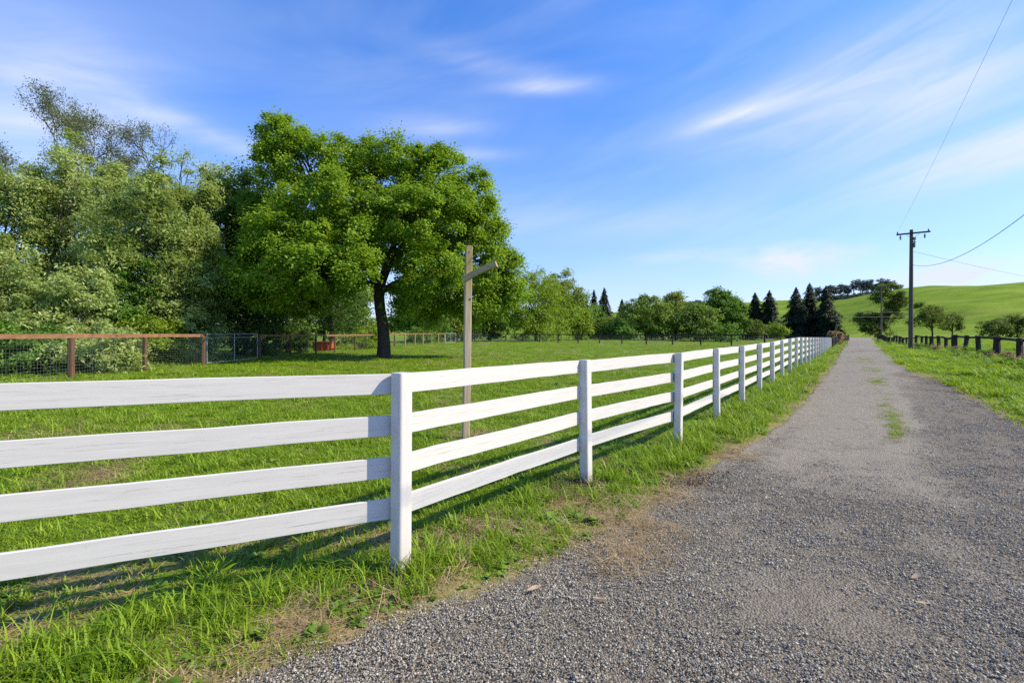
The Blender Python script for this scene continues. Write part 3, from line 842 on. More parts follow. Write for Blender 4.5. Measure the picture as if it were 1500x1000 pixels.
wf = empty('white_board_fence', (FPOS[0][0], FPOS[0][1], 0), 'white painted four board fence running along the road and turning left at a corner post', 'fence')
W0 = np.array([FPOS[0][0], FPOS[0][1], 0.0])
for i in range(3, 27, 2): FTOP[i] = (FTOP[i - 1] + FTOP[i + 1]) / 2
FT = {}
def fence_post(p, top, heading, i):
    g = h1(p[0], p[1]) - .03
    mb = MB(); r = np.random.default_rng(100 + i)
    pr = rsq(.108 + .006 * r.random(), .022)
    mb.prism(pr, -.25, top - g + .004, top_in=.05)
    o = mb.build('post', M['white_post'], wf)
    o.location = np.array([p[0], p[1], g]) - W0; o.rotation_euler = (r.normal(0, .006), r.normal(0, .006), math.pi / 2 - heading)
    for q in o.data.polygons: q.use_smooth = False
    return o
def heading(i):
    a = FPOS[max(i - 1, 0)]; b = FPOS[min(i + 1, len(FPOS) - 1)]
    if i == 0: a, b = FPOS[0], FPOS[1]
    d = b - a; return math.atan2(d[0], d[1])
for i, p in enumerate(FPOS): fence_post(p, FTOP[i], heading(i), i)
LP = [FPOS[0] + LDIR * 2.5, FPOS[0] + LDIR * 5.0]
for k_, p in enumerate(LP): fence_post(p, FTOP[0] + .02 * (k_ + 1), math.atan2(-LDIR[0], -LDIR[1]), 60 + k_)
def rail(p, q, zp, zq, seed, off, ext=0.0):
    d = np.array([q[0] - p[0], q[1] - p[1], zq - zp]); L = np.linalg.norm(d)
    a = math.atan2(d[1], d[0]); e = math.asin(d[2] / L)
    n = np.array([-math.sin(a), math.cos(a), 0]) * off
    o = board(L - .004 + ext, .14, .026, seed).build('rail', M['white'], wf)
    o.location = np.array([p[0], p[1], zp]) + n - W0
    o.rotation_euler = (0, -e, a)
OFFS = (0.0, .289, .575, .863)
pairs = [(0, 1), (1, 2)] + [(i, i + 2) for i in range(2, 26, 2)] + [(26, 27)]
for i, j in pairs:
    for k_, of in enumerate(OFFS):
        rail(FPOS[i], FPOS[j], FTOP[i] - .074 - of, FTOP[j] - .074 - of, i * 7 + k_, .069)
for k_, of in enumerate(OFFS):
    st = FPOS[0] - LDIR * .03
    rail(LP[1], st, FTOP[0] + .04 - .074 - of, FTOP[0] - .08 - of, 300 + k_, .069)

# ------------------------------------------------------------------ brown rail and wire mesh fences
def wire_panel(mb, a, b, za, zb, dx=.1, dz=.1, r=.0022, top=1.4):
    """welded mesh between two ground points"""
    a = np.array(a, float); b = np.array(b, float); L = np.linalg.norm(b - a); d = (b - a) / L
    ang = math.atan2(d[1], d[0]); c, s = math.cos(ang), math.sin(ang); Rm = np.array([[c, -s, 0], [s, c, 0], [0, 0, 1]])
    nz = int(top / dz)
    for k in range(nz + 1):
        z = .03 + k * dz
        p = np.array([a[0], a[1], za + z]); q = np.array([b[0], b[1], zb + z])
        mb.tube([p, q], r, 3, cap=False)
    nx = int(L / dx)
    for k in range(nx + 1):
        t = k / max(nx, 1); p = a + (b - a) * t; z = za + (zb - za) * t
        mb.tube([(p[0], p[1], z + .02), (p[0], p[1], z + top)], r, 3, cap=False)

def mesh_fence(name, label, pts, hgt, post_w, pm, rm, railsz, post_mat2=None, wire=(.1, .1, .0022), group=None, level=None):
    p0 = pts[0]; z0 = h1(*p0)
    e = empty(name, (p0[0], p0[1], z0), label, 'fence', group)
    o0 = np.array([p0[0], p0[1], z0]); r = np.random.default_rng(int(abs(p0[0] * 31 + p0[1] * 17)))
    zs = [h1(*p) for p in pts]
    tops = [z + hgt for z in zs]
    wm = MB()
    for i, p in enumerate(pts):
        mb = MB(); w = post_w * (.9 + .2 * r.random())
        mb.prism(rsq(w, w * .25, 2), -.2, tops[i] - zs[i] - railsz[1] * .98, top_in=.03)
        o = mb.build('post', post_mat2 if post_mat2 and i > 6 else pm, e)
        o.location = np.array([p[0], p[1], zs[i]]) - o0; o.rotation_euler = (r.normal(0, .01), r.normal(0, .01), r.random())
    for i in range(len(pts) - 1):
        a, b = pts[i], pts[i + 1]
        d = np.array([b[0] - a[0], b[1] - a[1], tops[i + 1] - tops[i]]); L = np.linalg.norm(d)
        o = board(L - .006, railsz[1], railsz[0], 500 + i, .004, 6).build('rail', rm, e)
        o.location = np.array([a[0], a[1], tops[i] - railsz[1] / 2]) - o0
        o.rotation_euler = (0, -math.asin(d[2] / L), math.atan2(d[1], d[0]))
        if wire: wire_panel(wm, np.array(a) - o0[:2], np.array(b) - o0[:2], zs[i] - z0, zs[i + 1] - z0, wire[0], wire[1], wire[2], hgt - railsz[1] - .03)
    if wire: wm.build('wire_mesh', M['wire'], e)
    return e
FX = -14.3
mesh_fence('mesh_fence', 'brown post and rail fence with wire mesh in front of the shrubs', [(FX - .2, 5.5), (FX - .1, 8.8), (FX, 12.2), (FX, 15.5), (FX, 18.6), (FX, 22.15)], 1.46, .15, M['brown_post'], M['brown_wood'], (.09, .14), wire=(.1, .1, .0016))
seg2 = [(-14.25, 27.0), (-14.0, 30.2), (-13.9, 33.9), (-13.8, 37.2), (-13.6, 41.4), (-13.1, 46), (-12.5, 50.9), (-12.0, 53.7), (-11.3, 55.7), (-10.8, 58), (-10.2, 60.5), (-9.6, 62.4), (-9.15, 65)]
mesh_fence('mesh_fence', 'wire mesh fence with tan posts passing behind the big oak trunk', seg2, 1.42, .13, M['brown_post'], M['brown_wood'], (.08, .12), M['tan_post'], wire=(.14, .12, .002))
back = [(-7.9, 68.3), (-5.8, 74.5), (-3.6, 80)] + [(-3.6 + 2.62 * k, 80 - 2.28 * k) for k in range(1, 14)]
mesh_fence('pasture_fence', 'dark low post and rail fence along the far side of the paddock', back, 1.34, .15, M['dark_wood'], M['dark_rail'], (.06, .13), wire=(.25, .2, .004))
end = UY(1243, 122); nE = 20
pk = [FPOS[-1] + (np.array(end) - FPOS[-1]) * ((k + .55) / nE) for k in range(nE + 1)]
mesh_fence('pasture_fence', 'dark post fence continuing from the end of the white fence', [tuple(p) for p in pk], 1.3, .2, M['dark_wood'], M['dark_rail'], (.06, .12), wire=(.5, .3, .004))

# pipe gate in the brown fence
def pipe_gate(name, label, a, b, hgt, r, nbar=1, sub=True):
    a = np.array(a, float); b = np.array(b, float); za = h1(*a) + .08; zb = h1(*b) + .08
    e = empty(name, (a[0], a[1], za), label, 'gate')
    d = b - a; P = lambda t, z: (d[0] * t, d[1] * t, (zb - za) * t + z)
    f = MB()
    f.tube([P(0, 0), P(0, hgt)], r, 8); f.tube([P(1, 0), P(1, hgt)], r, 8)
    f.tube([P(0, hgt), P(1, hgt)], r, 8); f.tube([P(0, .02), P(1, .02)], r, 8)
    f.build('gate_frame', M['galv'], e)
    for k in range(nbar):
        t = (k + 1) / (nbar + 1); m = MB(); m.tube([P(t, .02), P(t, hgt)], r * .9, 8); m.build('upright', M['galv'], e)
    if sub:
        m = MB(); m.tube([P(0, hgt - .19), P(1, hgt - .19)], r * .7, 8); m.build('crossbar', M['galv'], e)
    wm = MB(); wire_panel(wm, (0, 0), d, 0, zb - za, .1, .1, .0013 if hgt > 1.35 else .003, hgt - .05); wm.build('wire_mesh', M['wire'], e)
    m = MB(); q = np.array(P(1, hgt * .62)); m.box(q, (.09, .09, .16)); m.build('latch', M['steel'], e)
    return e
pipe_gate('pipe_gate', 'wide galvanised pipe gate with wire mesh in the shaded fence', (FX, 22.4), (-14.28, 26.8), 1.38, .021)
pipe_gate('pipe_gate', 'small silver wire gate in the fence far beyond the oak', (-9.1, 65.25), (-8.0, 68.0), 1.3, .04, 1, False)

# old dark post and rail fence on the right
ru = [1494, 1460, 1434, 1414, 1398, 1386, 1376, 1365, 1357, 1350]
rvt = [495, 493, 491.5, 491.5, 490.5, 494, 491.5, 492.5, 492, 492]
RPTS = []
for u in ru:
    m = (u - 750) / FP; yv = (21.3 - .67 * 20) / (m - .67); RPTS.append((m * yv, yv))
for yv in np.arange(45, 112, 2.9): RPTS.append((21.3 + .67 * (yv - 20) + .0006 * (yv - 45) ** 2, yv))
pre = [(RPTS[0][0] - .67 * 2.9 * k, RPTS[0][1] - 2.9 * k) for k in (3, 2, 1)]
RPTS = pre + RPTS; rvt = [None] * 3 + rvt + [None] * 60
z0 = h1(*RPTS[0]); rf = empty('old_rail_fence', (*RPTS[0], z0), 'old dark wooden fence of thick leaning posts along the right verge', 'fence')
o0 = np.array([*RPTS[0], z0]); rr = np.random.default_rng(77); tops = []
for i, p in enumerate(RPTS):
    g = h1(*p); w = .25 + .07 * rr.random()
    top = ZV(rvt[i], p[1]) if i < len(rvt) and rvt[i] else g + .92 + .06 * rr.normal()
    if 3 <= i < 13: top = max(top, g + .8)
    tops.append(top)
    mb = MB(); n = 10; ang = np.arange(n) / n * 6.28
    ph = rr.random() * 6.28
    rad = w / 2 * (1 + .12 * np.cos(2 * ang + ph) + .08 * rr.normal(size=n)) * np.where(i < 12, 1, .85)
    prof = np.c_[rad * np.cos(ang), rad * np.sin(ang) * .8]
    lv = np.linspace(-.3, top - g, 6); V = []; F = []
    for q, z in enumerate(lv):
        jit = 1 + .05 * rr.normal(size=n)
        V.append(np.c_[prof * jit[:, None] * (1.08 - .1 * q / 5), np.full(n, z) + (.02 * rr.normal(size=n) if q == 5 else 0)])
    for q in range(5):
        for j in range(n):
            j2 = (j + 1) % n; F.append((q * n + j, q * n + j2, (q + 1) * n + j2, (q + 1) * n + j))
    F.append(tuple(5 * n + j for j in range(n)))
    mb.add(np.concatenate(V), F)
    o = mb.build('post', M['dark_wood'], rf); o.location = np.array([*p, g]) - o0
    o.rotation_euler = (rr.normal(0, .03), rr.normal(0, .045) + (-.10 if i == 5 else 0), rr.random())
for i in range(len(RPTS) - 1):
    a, b = RPTS[i], RPTS[i + 1]; za, zb = tops[i] - .10, tops[i + 1] - .10
    d = np.array([b[0] - a[0], b[1] - a[1], zb - za]); L = np.linalg.norm(d)
    o = board(L, .12, .06, 800 + i, .008, 7).build('rail', M['dark_rail'], rf)
    aa = math.atan2(d[1], d[0]); nrm = np.array([-math.sin(aa), math.cos(aa), 0]) * -.16
    o.location = np.array([*a, za]) - o0 + nrm; o.rotation_euler = (0, -math.asin(d[2] / L), aa)

# ------------------------------------------------------------------ wooden T post in the paddock
bx, by = G(682, 643); bz = h1(bx, by)
tp = empty('old_wooden_post', (bx, by, bz), 'weathered grey wooden post with a short tilted arm standing behind the white fence', 'post')
htop = ZV(361, by) - bz; lean = 5.0 / FP * by / htop
mb = MB(); k_ = 14
V = []; F = []; sec = rsq(.112, .012, 2) * np.array([1, .85]); n = len(sec)
a = R(17); rot = np.array([[math.cos(a), -math.sin(a)], [math.sin(a), math.cos(a)]]); rq = np.random.default_rng(5)
for q in range(k_):
    z = -.3 + (htop + .3) * q / (k_ - 1); tap = 1 - .05 * q / k_
    V.append(np.c_[sec @ rot.T * tap + np.array([lean * max(z, 0) + .004 * math.sin(z * 2), 0]), np.full(n, z) + (.006 * rq.normal(size=n) if q == k_ - 1 else 0)])
for q in range(k_ - 1):
    for j in range(n):
        j2 = (j + 1) % n; F.append((q * n + j, q * n + j2, (q + 1) * n + j2, (q + 1) * n + j))
F.append(tuple((k_ - 1) * n + j for j in range(n)))
mb.add(np.concatenate(V), F); mb.build('upright', M['grey_wood'], tp)
fn = np.array([math.sin(a), -math.cos(a), 0]); sdv = np.array([math.cos(a), math.sin(a), 0])
for z, dx in ((ZV(438.5, by) - bz, .02), (ZV(370, by) - bz, -.005)):
    mb = MB(); c = np.array([lean * z, 0, z]) + fn * .045 + sdv * dx
    mb.tube([c, c + fn * .006], .016 if dx > 0 else .01, 10); mb.build('bolt_hole_disc', M['hole_dark'], tp)  # no real hole: a dark disc paints the shade inside it
mb = MB()
s0 = np.array([-.022, -.115, ZV(411, by) - bz]); s1 = np.array([(727.5 - 750) / FP * (by - .26) - bx, -.26, ZV(387, by - .26) - bz])
T = np.linspace(0, 1, 9); d = s1 - s0; up = np.array([0, 0, 1.0])
sidev = np.cross(d, up); sidev /= np.linalg.norm(sidev); upv = np.cross(sidev, d); upv /= np.linalg.norm(upv)
V = []; F = []; sec = rsq(1, .1, 2); n = len(sec)
for t in T:
    c = s0 + d * t + up * .02 * math.sin(t * math.pi) ** 1.0
    V.append(c + sec[:, :1] * sidev * .07 + sec[:, 1:] * (upv * .93 + sidev * .0) * (.10 - .012 * t))
for q in range(8):
    for j in range(n):
        j2 = (j + 1) % n; F.append((q * n + j, q * n + j2, (q + 1) * n + j2, (q + 1) * n + j))
F.append(tuple(range(n - 1, -1, -1))); F.append(tuple(8 * n + j for j in range(n)))
mb.add(np.concatenate(V), F); mb.build('arm', M['grey_arm'], tp)
mb = MB(); za = ZV(378, by) - bz
mb.tube([(lean * za + .05, -.03, za), (lean * za + .09, -.09, za - .07), (lean * za + .13, -.14, za - .135)], .004, 6); mb.build('wire_stay', M['steel'], tp)

# ------------------------------------------------------------------ utility poles and wires
def insulator(parent, p, down):
    s = -1 if down else 1; mb = MB()
    prof = [(0, .02), (.05, .02), (.06, .06), (.10, .065), (.11, .045), (.15, .075), (.17, .05), (.22, .06), (.25, .02)]
    n = 10; V = []; F = []
    for z, r_ in prof:
        an = np.arange(n) * 6.2832 / n; V.append(np.c_[r_ * np.cos(an), r_ * np.sin(an), np.full(n, z * s * (1.6 if down else .8))])
    for q in range(len(prof) - 1):
        for j in range(n):
            j2 = (j + 1) % n; F.append((q * n + j, q * n + j2, (q + 1) * n + j2, (q + 1) * n + j))
    F.append(tuple((len(prof) - 1) * n + j for j in range(n)))
    mb.add(np.concatenate(V) + np.asarray(p), F); mb.build('insulator', M['ceramic'], parent, smooth=True)
UPX, UPY = UY(1334, 39.0); UZ = h1(UPX, UPY)
up = empty('utility_pole', (UPX, UPY, UZ), 'tall dark utility pole with a crossarm standing in the grass right of the road', 'utility pole')
ztop = ZV(336.5, UPY) - UZ
mb = MB(); zz = np.linspace(-.4, ztop, 10)
mb.tube([(.06 * z / ztop, 0, z) for z in zz], np.interp(zz, [0, ztop], [.165, .115]), 16); mb.build('pole', M['pole'], up, smooth=False)
ad = np.array([.86, -.5, 0]); ad /= np.linalg.norm(ad)
zc = ZV(342.5, UPY) - UZ; c0 = np.array([.06, -.15, zc])
o = board(2.15, .12, .10, 41, .004, 6).build('crossarm', M['pole_arm'], up); o.location = c0 - ad * 1.06; o.rotation_euler = (0, R(-1.2), math.atan2(ad[1], ad[0]))
for t in (-.98, .98): insulator(up, c0 + ad * t + np.array([0, 0, .06 + .02 * t]), False)
for t in (-.8, .74): insulator(up, c0 + ad * t + np.array([0, 0, -.06]), True)
for t in (-.42, .42):
    mb = MB(); mb.tube([c0 + ad * t + np.array([0, 0, -.06]), np.array([.05, -.12, zc - .42])], .014, 6); mb.build('brace', M['steel'], up)
mb = MB(); mb.box((.17, -.14, zc - .42), (.16, .16, .22)); mb.box((.20, -.12, zc - .68), (.22, .12, .06)); mb.tube([(.19, -.13, zc - .3), (.19, -.13, zc - 1.15)], .035, 8); mb.tube([(.19, -.13, zc - .75), (.19, -.13, zc - 1.12)], .075, 10)
mb.build('bracket', M['steel'], up)
X2, Y2 = UY(1291, 92); Z2 = h1(X2, Y2)
sp = empty('utility_pole', (X2, Y2, Z2), 'thin distant pole beside the dark fence near the end of the lane', 'utility pole')
mb = MB(); zt = ZV(419, Y2) - Z2; mb.tube([(0, 0, -.3), (0, 0, zt * .5), (0, 0, zt)], [.15, .13, .1], 12); mb.build('pole', M['bark_pale'], sp)
mb = MB(); mb.box((0, -.12, zt - .35), (.5, .08, .1)); mb.build('crossarm', M['pole_arm'], sp)
def wire(label, p, q, sag, r_, n=40):
    p = np.array(p, float); q = np.array(q, float); t = np.linspace(0, 1, n)[:, None]
    path = p + (q - p) * t; path[:, 2] -= 4 * sag * (t * (1 - t))[:, 0]
    mb = MB(); mb.tube(path - p, r_, 6)
    return tag(mb.build('power_line', M['cable'], None, loc=p), label, 'power line')
P0w = np.array([UPX, UPY, UZ])
zA = ZV(388, UPY)
_y = np.r_[np.linspace(UPY - .1, 8, 40), np.linspace(7, -6, 8)]
_z = np.where(_y > 8, 6.15 + .0072 * (_y - 25.2) ** 2, 6.15 + .0072 * (8 - 25.2) ** 2 + (8 - _y) * .12)
_x = UPX + .15 - .62 * (UPY - _y)
_p = np.stack([_x, _y, _z + h1(UPX, UPY) * 0], 1); _p[0, 2] = zA
mb = MB(); mb.tube(_p - _p[0], .014, 6)
tag(mb.build('power_line', M['cable'], None, loc=_p[0]), 'thick black cable sagging from the middle of the utility pole to the upper right', 'power line')
wl = P0w + c0 - ad * .98 + np.array([0, 0, .2])
wire('thin wire rising steeply across the sky from the left end of the crossarm', wl, (3.6, -.8, wl[2] + .1), .25, .0042)
zC = ZV(368, UPY)
wire('thin grey cable slanting down right from below the crossarm', (UPX + .15, UPY, zC), (86, 71, zC + .35), .25, .011)
wire('upper of two roadside wires crossing in front of the green hill', (72, 152, ZV(457, 152)), (230, 182, ZV(446, 170)), .8, .022)
wire('lower of two roadside wires crossing in front of the green hill', (72, 152, ZV(464.5, 152)), (230, 182, ZV(452.5, 170)), .8, .03)

# ------------------------------------------------------------------ trees
def unit(r, n):
    v = r.normal(size=(n, 3)); return v / (np.linalg.norm(v, axis=1)[:, None] + 1e-9)

def leaf_quads(C, Nrm, A, L, W, r):
    """folded diamond leaves at C with normal Nrm and long axis near A"""
    A = A - Nrm * (A * Nrm).sum(1)[:, None]; A /= np.linalg.norm(A, axis=1)[:, None] + 1e-9
    B = np.cross(Nrm, A)
    L = L[:, None]; W = W[:, None]
    V = np.stack([C - A * L * .5, C + B * W * .5 + Nrm * W * .16, C + A * L * .5 - Nrm * L * .12, C - B * W * .5 + Nrm * W * .16], 1)
    n = len(C)
    return V.reshape(-1, 3), np.arange(4 * n).reshape(n, 4)

def cloud(lobes, n, L, sub_r, r, flat=.6, aspect=.55, droop=.2, core=.5, up=.6):
    """leaves in clumps over the shells of lobes; lobe = (x, y, z, rx, ry, rz[, density])"""
    lb = np.array([l[:6] for l in lobes], float); den = np.array([l[6] if len(l) > 6 else 1.0 for l in lobes])
    area = (lb[:, 3] * lb[:, 4] + lb[:, 3] * lb[:, 5] + lb[:, 4] * lb[:, 5]) * den
    share = area / area.sum()
    CC = []; TT = []; OO = []; SUB = []
    for l, sh, dn in zip(lb, share, den):
        ns = max(4, int((l[3] * l[4] + l[3] * l[5] + l[4] * l[5]) * 4.2 * dn / (sub_r * sub_r * 3.0)))
        u = unit(r, ns); rad = core + (1.06 - core) * np.sqrt(r.random(ns))
        sc = l[:3] + u * l[3:6] * rad[:, None]
        SUB.append(sc)
        m = max(8, int(n * sh)); pick = r.integers(0, ns, m)
        size = sub_r * (.45 + 1.25 * r.random(ns) ** 1.6)
        off = r.normal(size=(m, 3)) * .5 * np.array([1, 1, flat])
        p = sc[pick] + off * size[pick][:, None]
        p[:, 2] -= droop * (off[:, 0] ** 2 + off[:, 1] ** 2) * size[pick]
        ts = r.random(ns)
        CC.append(p); TT.append(np.clip(.5 + (ts[pick] - .5) * .85 + r.normal(0, .17, m), 0, 1)); OO.append(u[pick])
    C = np.concatenate(CC); T = np.concatenate(TT); O = np.concatenate(OO); m = len(C)
    N = unit(r, m) * .75 + O * .45 + np.array([0, 0, up]); N /= np.linalg.norm(N, axis=1)[:, None]
    A = unit(r, m) + np.array([0, 0, -droop])
    s = .6 + .8 * r.random(m)
    V, Q = leaf_quads(C, N, A, L * s, L * aspect * s, r)
    return V, Q, np.repeat(T, 4), np.concatenate(SUB)

def limb(mb, p, q, r0, r1, r, bend=.12, n=6, sag=.0, m=7):
    p = np.asarray(p, float); q = np.asarray(q, float); t = np.linspace(0, 1, n)[:, None]
    L = np.linalg.norm(q - p); w = r.normal(size=3) * L * bend * .5
    path = p + (q - p) * t + np.sin(t * np.pi) * (w + np.array([0, 0, L * sag])) + np.sin(t * 2 * np.pi) * r.normal(size=3) * L * bend * .2
    mb.tube(path, r0 + (r1 - r0) * t[:, 0], m, cap=False); return path

def make_tree(name, label, cat, base, trunk, tr, lobes, n, L, sub_r, mat, bark=None, group=None, seed=1, twigs=18, fork=None, limbs=True, **kw):
    """base (x, y); lobes relative to the base; trunk = path relative to the base"""
    r = np.random.default_rng(seed); z = h1(*base)
    e = empty(name, (base[0], base[1], z), label, cat, group)
    V, Q, T, SUB = cloud(lobes, n, L, sub_r, r, **kw)
    quick_mesh('crown', V, Q, M[mat] if isinstance(mat, str) else mat, e, {'tint': T})
    mb = MB(); tp_ = np.array(trunk, float)
    k = len(tp_); rad = np.linspace(tr, tr * .6, k); rad[0] *= 1.35
    mb.tube(tp_, rad, 10, cap=False)
    if limbs:
        for l in lobes:
            c = np.array(l[:3], float); 
            i = k - 1 if r.random() < .6 else max(k - 2, 0)
            s = tp_[i]; rr_ = tr * (.28 + .18 * r.random())
            pth = limb(mb, s, c, rr_, rr_ * .3, r, .16, 7, .06)
            for _ in range(max(1, twigs // len(lobes))):
                g = SUB[r.integers(0, len(SUB))]
                d2 = ((SUB - c) ** 2).sum(1); cand = np.argsort(d2)[:14]; g = SUB[cand[r.integers(0, len(cand))]]
                limb(mb, pth[r.integers(3, 7)], g, rr_ * .3, .012, r, .2, 5, .04, 5)
    mb.build('trunk', M[bark or 'bark'], e, smooth=True)
    return e

def auto_lobes(W, z0, z1, n, seed, depth=None, top=.35, sz=(.26, .40)):
    """lobes filling a rounded crown of width W between heights z0 and z1"""
    r = np.random.default_rng(seed); depth = depth or W; out = []
    Hc = z1 - z0
    for i in range(n):
        a = i * 2.399 + r.random() * .8; t = (i + .5) / n
        zz = z0 + Hc * (.18 + .68 * t); wid = math.sin(math.pi * (.18 + .70 * t)) ** .8
        rad = .5 * wid * (.35 + .45 * r.random())
        rr_ = (sz[0] + (sz[1] - sz[0]) * r.random())
        out.append((W * rad * math.cos(a), depth * rad * math.sin(a), zz, W * rr_ * .8, depth * rr_ * .8, Hc * rr_ * .62))
    out.append((r.normal() * W * .08, 0, z1 - Hc * .2, W * top * .7, depth * top * .7, Hc * .22))
    return out

def spray_lobes(W, Hh, z0, seed, n=34, depth=6.5):
    """a loose crown: many slim upright sprays of different sizes round a fuller core"""
    r = np.random.default_rng(seed); out = []
    for i in range(7):
        t = (i + .5) / 7; a = i * 2.4 + r.random()
        wid = .34 * math.sin(math.pi * (.22 + .62 * t))
        out.append((W * wid * math.cos(a), depth * wid * math.sin(a), z0 + (Hh - z0) * (.1 + .70 * t), W * .22, depth * .24, (Hh - z0) * .14, 1.0))
    for i in range(n):
        t = r.random() ** .85; a = r.random() * 6.283
        wid = math.sin(math.pi * (.24 + .66 * t)) ** .7 * (.36 + .16 * r.random())
        sz = .55 + .9 * r.random() ** 1.5
        top = t > .72
        out.append((W * wid * math.cos(a), depth * wid * math.sin(a), z0 + (Hh - z0) * (.06 + .84 * t) + (.06 * Hh * r.random() if top else 0), W * .085 * sz, depth * .10 * sz, (Hh - z0) * (.085 if top else .055) * sz * (.8 + .6 * r.random()), .55 + .7 * r.random()))
    return out

# --- the big oak
OD = 28.6; ox, oy = G(562, 525); 
oz = h1(ox, oy); PXM = oy / FP
def pl(u, v, ru, rv, dy=0.0, ry=None, den=1.0):
    Y = oy + dy
    return ((u - 750) / FP * Y - ox, dy, ZV(v, Y) - oz, ru / FP * Y, (ry if ry else ru / FP * Y * .8), rv / FP * Y, den)
oak_l = [pl(398, 188, 24, 20, .5), pl(386, 232, 20, 20, 0), pl(430, 208, 34, 22, 0), pl(722, 350, 24, 34, 0), pl(690, 275, 34, 24, 0), pl(650, 235, 30, 18, 0), pl(740, 430, 26, 26, .5), pl(600, 445, 24, 12, -1), pl(412, 205, 36, 30, 1), pl(402, 245, 28, 28, 0), pl(455, 240, 55, 38, 0), pl(515, 232, 55, 30, 1), pl(575, 232, 55, 30, 0), pl(632, 262, 46, 42, 0), pl(680, 295, 44, 34, -1),
         pl(470, 290, 62, 42, -2.5), pl(545, 285, 62, 45, 2), pl(600, 310, 55, 45, -2.5), pl(655, 335, 58, 42, 2), pl(708, 318, 26, 38, 1), pl(395, 318, 42, 40, 1.5), pl(430, 350, 62, 38, -3.5),
         pl(378, 378, 36, 30, -3), pl(460, 385, 62, 34, -4.5), pl(515, 355, 48, 34, -3.8), pl(420, 405, 52, 28, -4), pl(525, 395, 36, 24, -4.5), pl(640, 385, 48, 36, -2.5), pl(690, 385, 42, 44, -.5), pl(712, 420, 34, 34, 1.5),
         pl(735, 390, 28, 30, 1), pl(752, 388, 17, 16, 1), pl(610, 415, 42, 26, -1.5), pl(660, 432, 42, 28, 1), pl(560, 350, 45, 40, 3.5), pl(480, 335, 50, 40, 4), pl(620, 365, 50, 40, 4.5), pl(350, 388, 20, 14, -3), pl(480, 420, 40, 20, -2),
         pl(540, 320, 90, 70, 1, 4.5, .6), pl(460, 340, 80, 60, 0, 4, .6), pl(640, 330, 70, 60, 0, 4, .6), pl(725, 440, 30, 26, 1.5), pl(690, 450, 34, 26, 0), pl(640, 455, 30, 20, 2.5), pl(400, 430, 40, 22, -2), pl(370, 405, 34, 22, -2.5), pl(440, 440, 40, 20, 0), pl(745, 415, 22, 24, 1)]
ork = [(0, 0, -.4), (0, 0, 0), (.02, .0, .9), (-.06, .05, 1.9), (-.22, .05, 2.9), (-.28, .0, 3.7), (-.1, .05, 4.4)]
def oak():
    r = np.random.default_rng(4)
    e = empty('oak_tree', (ox, oy, oz), 'large spreading oak with dark leaning trunk standing alone in the paddock', 'tree')
    V, Q, T, SUB = cloud(oak_l, 400000, .145, .50, r, flat=.72, aspect=.62, droop=.16, core=.45, up=.8)
    quick_mesh('crown', V, Q, M['oak'], e, {'tint': T})
    mb = MB(); mb.tube(ork, [.55, .43, .36, .33, .31, .31, .27], 14, cap=False)
    fk = np.array(ork[-2]); 
    mains = []
    for (u, v, dy, r0) in ((500, 395, -3, .17), (470, 330, 1.5, .2), (520, 290, -1, .22), (600, 290, 0, .22), (640, 345, -1.5, .24), (690, 380, -.5, .18), (590, 370, 3, .18), (440, 260, .5, .15)):
        q = pl(u, v, 10, 10, dy)[:3]
        pth = limb(mb, fk + np.array([0, 0, .5 * r.random()]), q, r0, r0 * .4, r, .14, 9, .05, 9); mains.append((pth, r0))
    for l in oak_l:
        c = np.array(l[:3]); best = min(mains, key=lambda m: np.min(((m[0] - c) ** 2).sum(1)))
        j = int(np.argmin(((best[0] - c) ** 2).sum(1))); j = max(3, j - 1)
        p2 = limb(mb, best[0][j], c, best[1] * .42, .04, r, .2, 6, .03, 6)
        d2 = ((SUB - c) ** 2).sum(1); cand = np.argsort(d2)[:40]
        for _ in range(5):
            limb(mb, p2[r.integers(2, 6)], SUB[cand[r.integers(0, 40)]], .035, .01, r, .25, 5, .03, 5)
    mb.build('trunk', M['bark'], e, smooth=True)
oak()

def px_tree(name, label, cat, u0, u1, vt, Y, mat, n=9000, L=.34, sub=.8, z0f=.18, nl=9, seed=1, tr=None, uc=None, group=None, bark=None, depth=None, lobes=None, lean=0, spray=False, **kw):
    uc = uc if uc is not None else (u0 + u1) / 2
    x, yv = UY(uc, Y); z = h1(x, yv); Hh = ZV(vt, Y) - z; W = (u1 - u0) / FP * Y
    lb = spray_lobes(W, Hh * .97, Hh * z0f, seed, nl * 3, depth or W * .8) if spray else auto_lobes(W, Hh * z0f, Hh, nl, seed, depth)
    sh = ((u0 + u1) / 2 - uc) / FP * Y
    lb = [(l[0] + sh, *l[1:]) for l in lb]
    tr = tr or max(.1, Hh * .028)
    tk = [(0, 0, -.3), (0, 0, 0), (sh * .1 + lean * .3, 0, Hh * .2), (sh * .35 + lean, 0, Hh * (z0f + .22))]
    return make_tree(name, label, cat, (x, yv), tk, tr, lb, n, L, sub, mat, bark, group, seed, **kw)

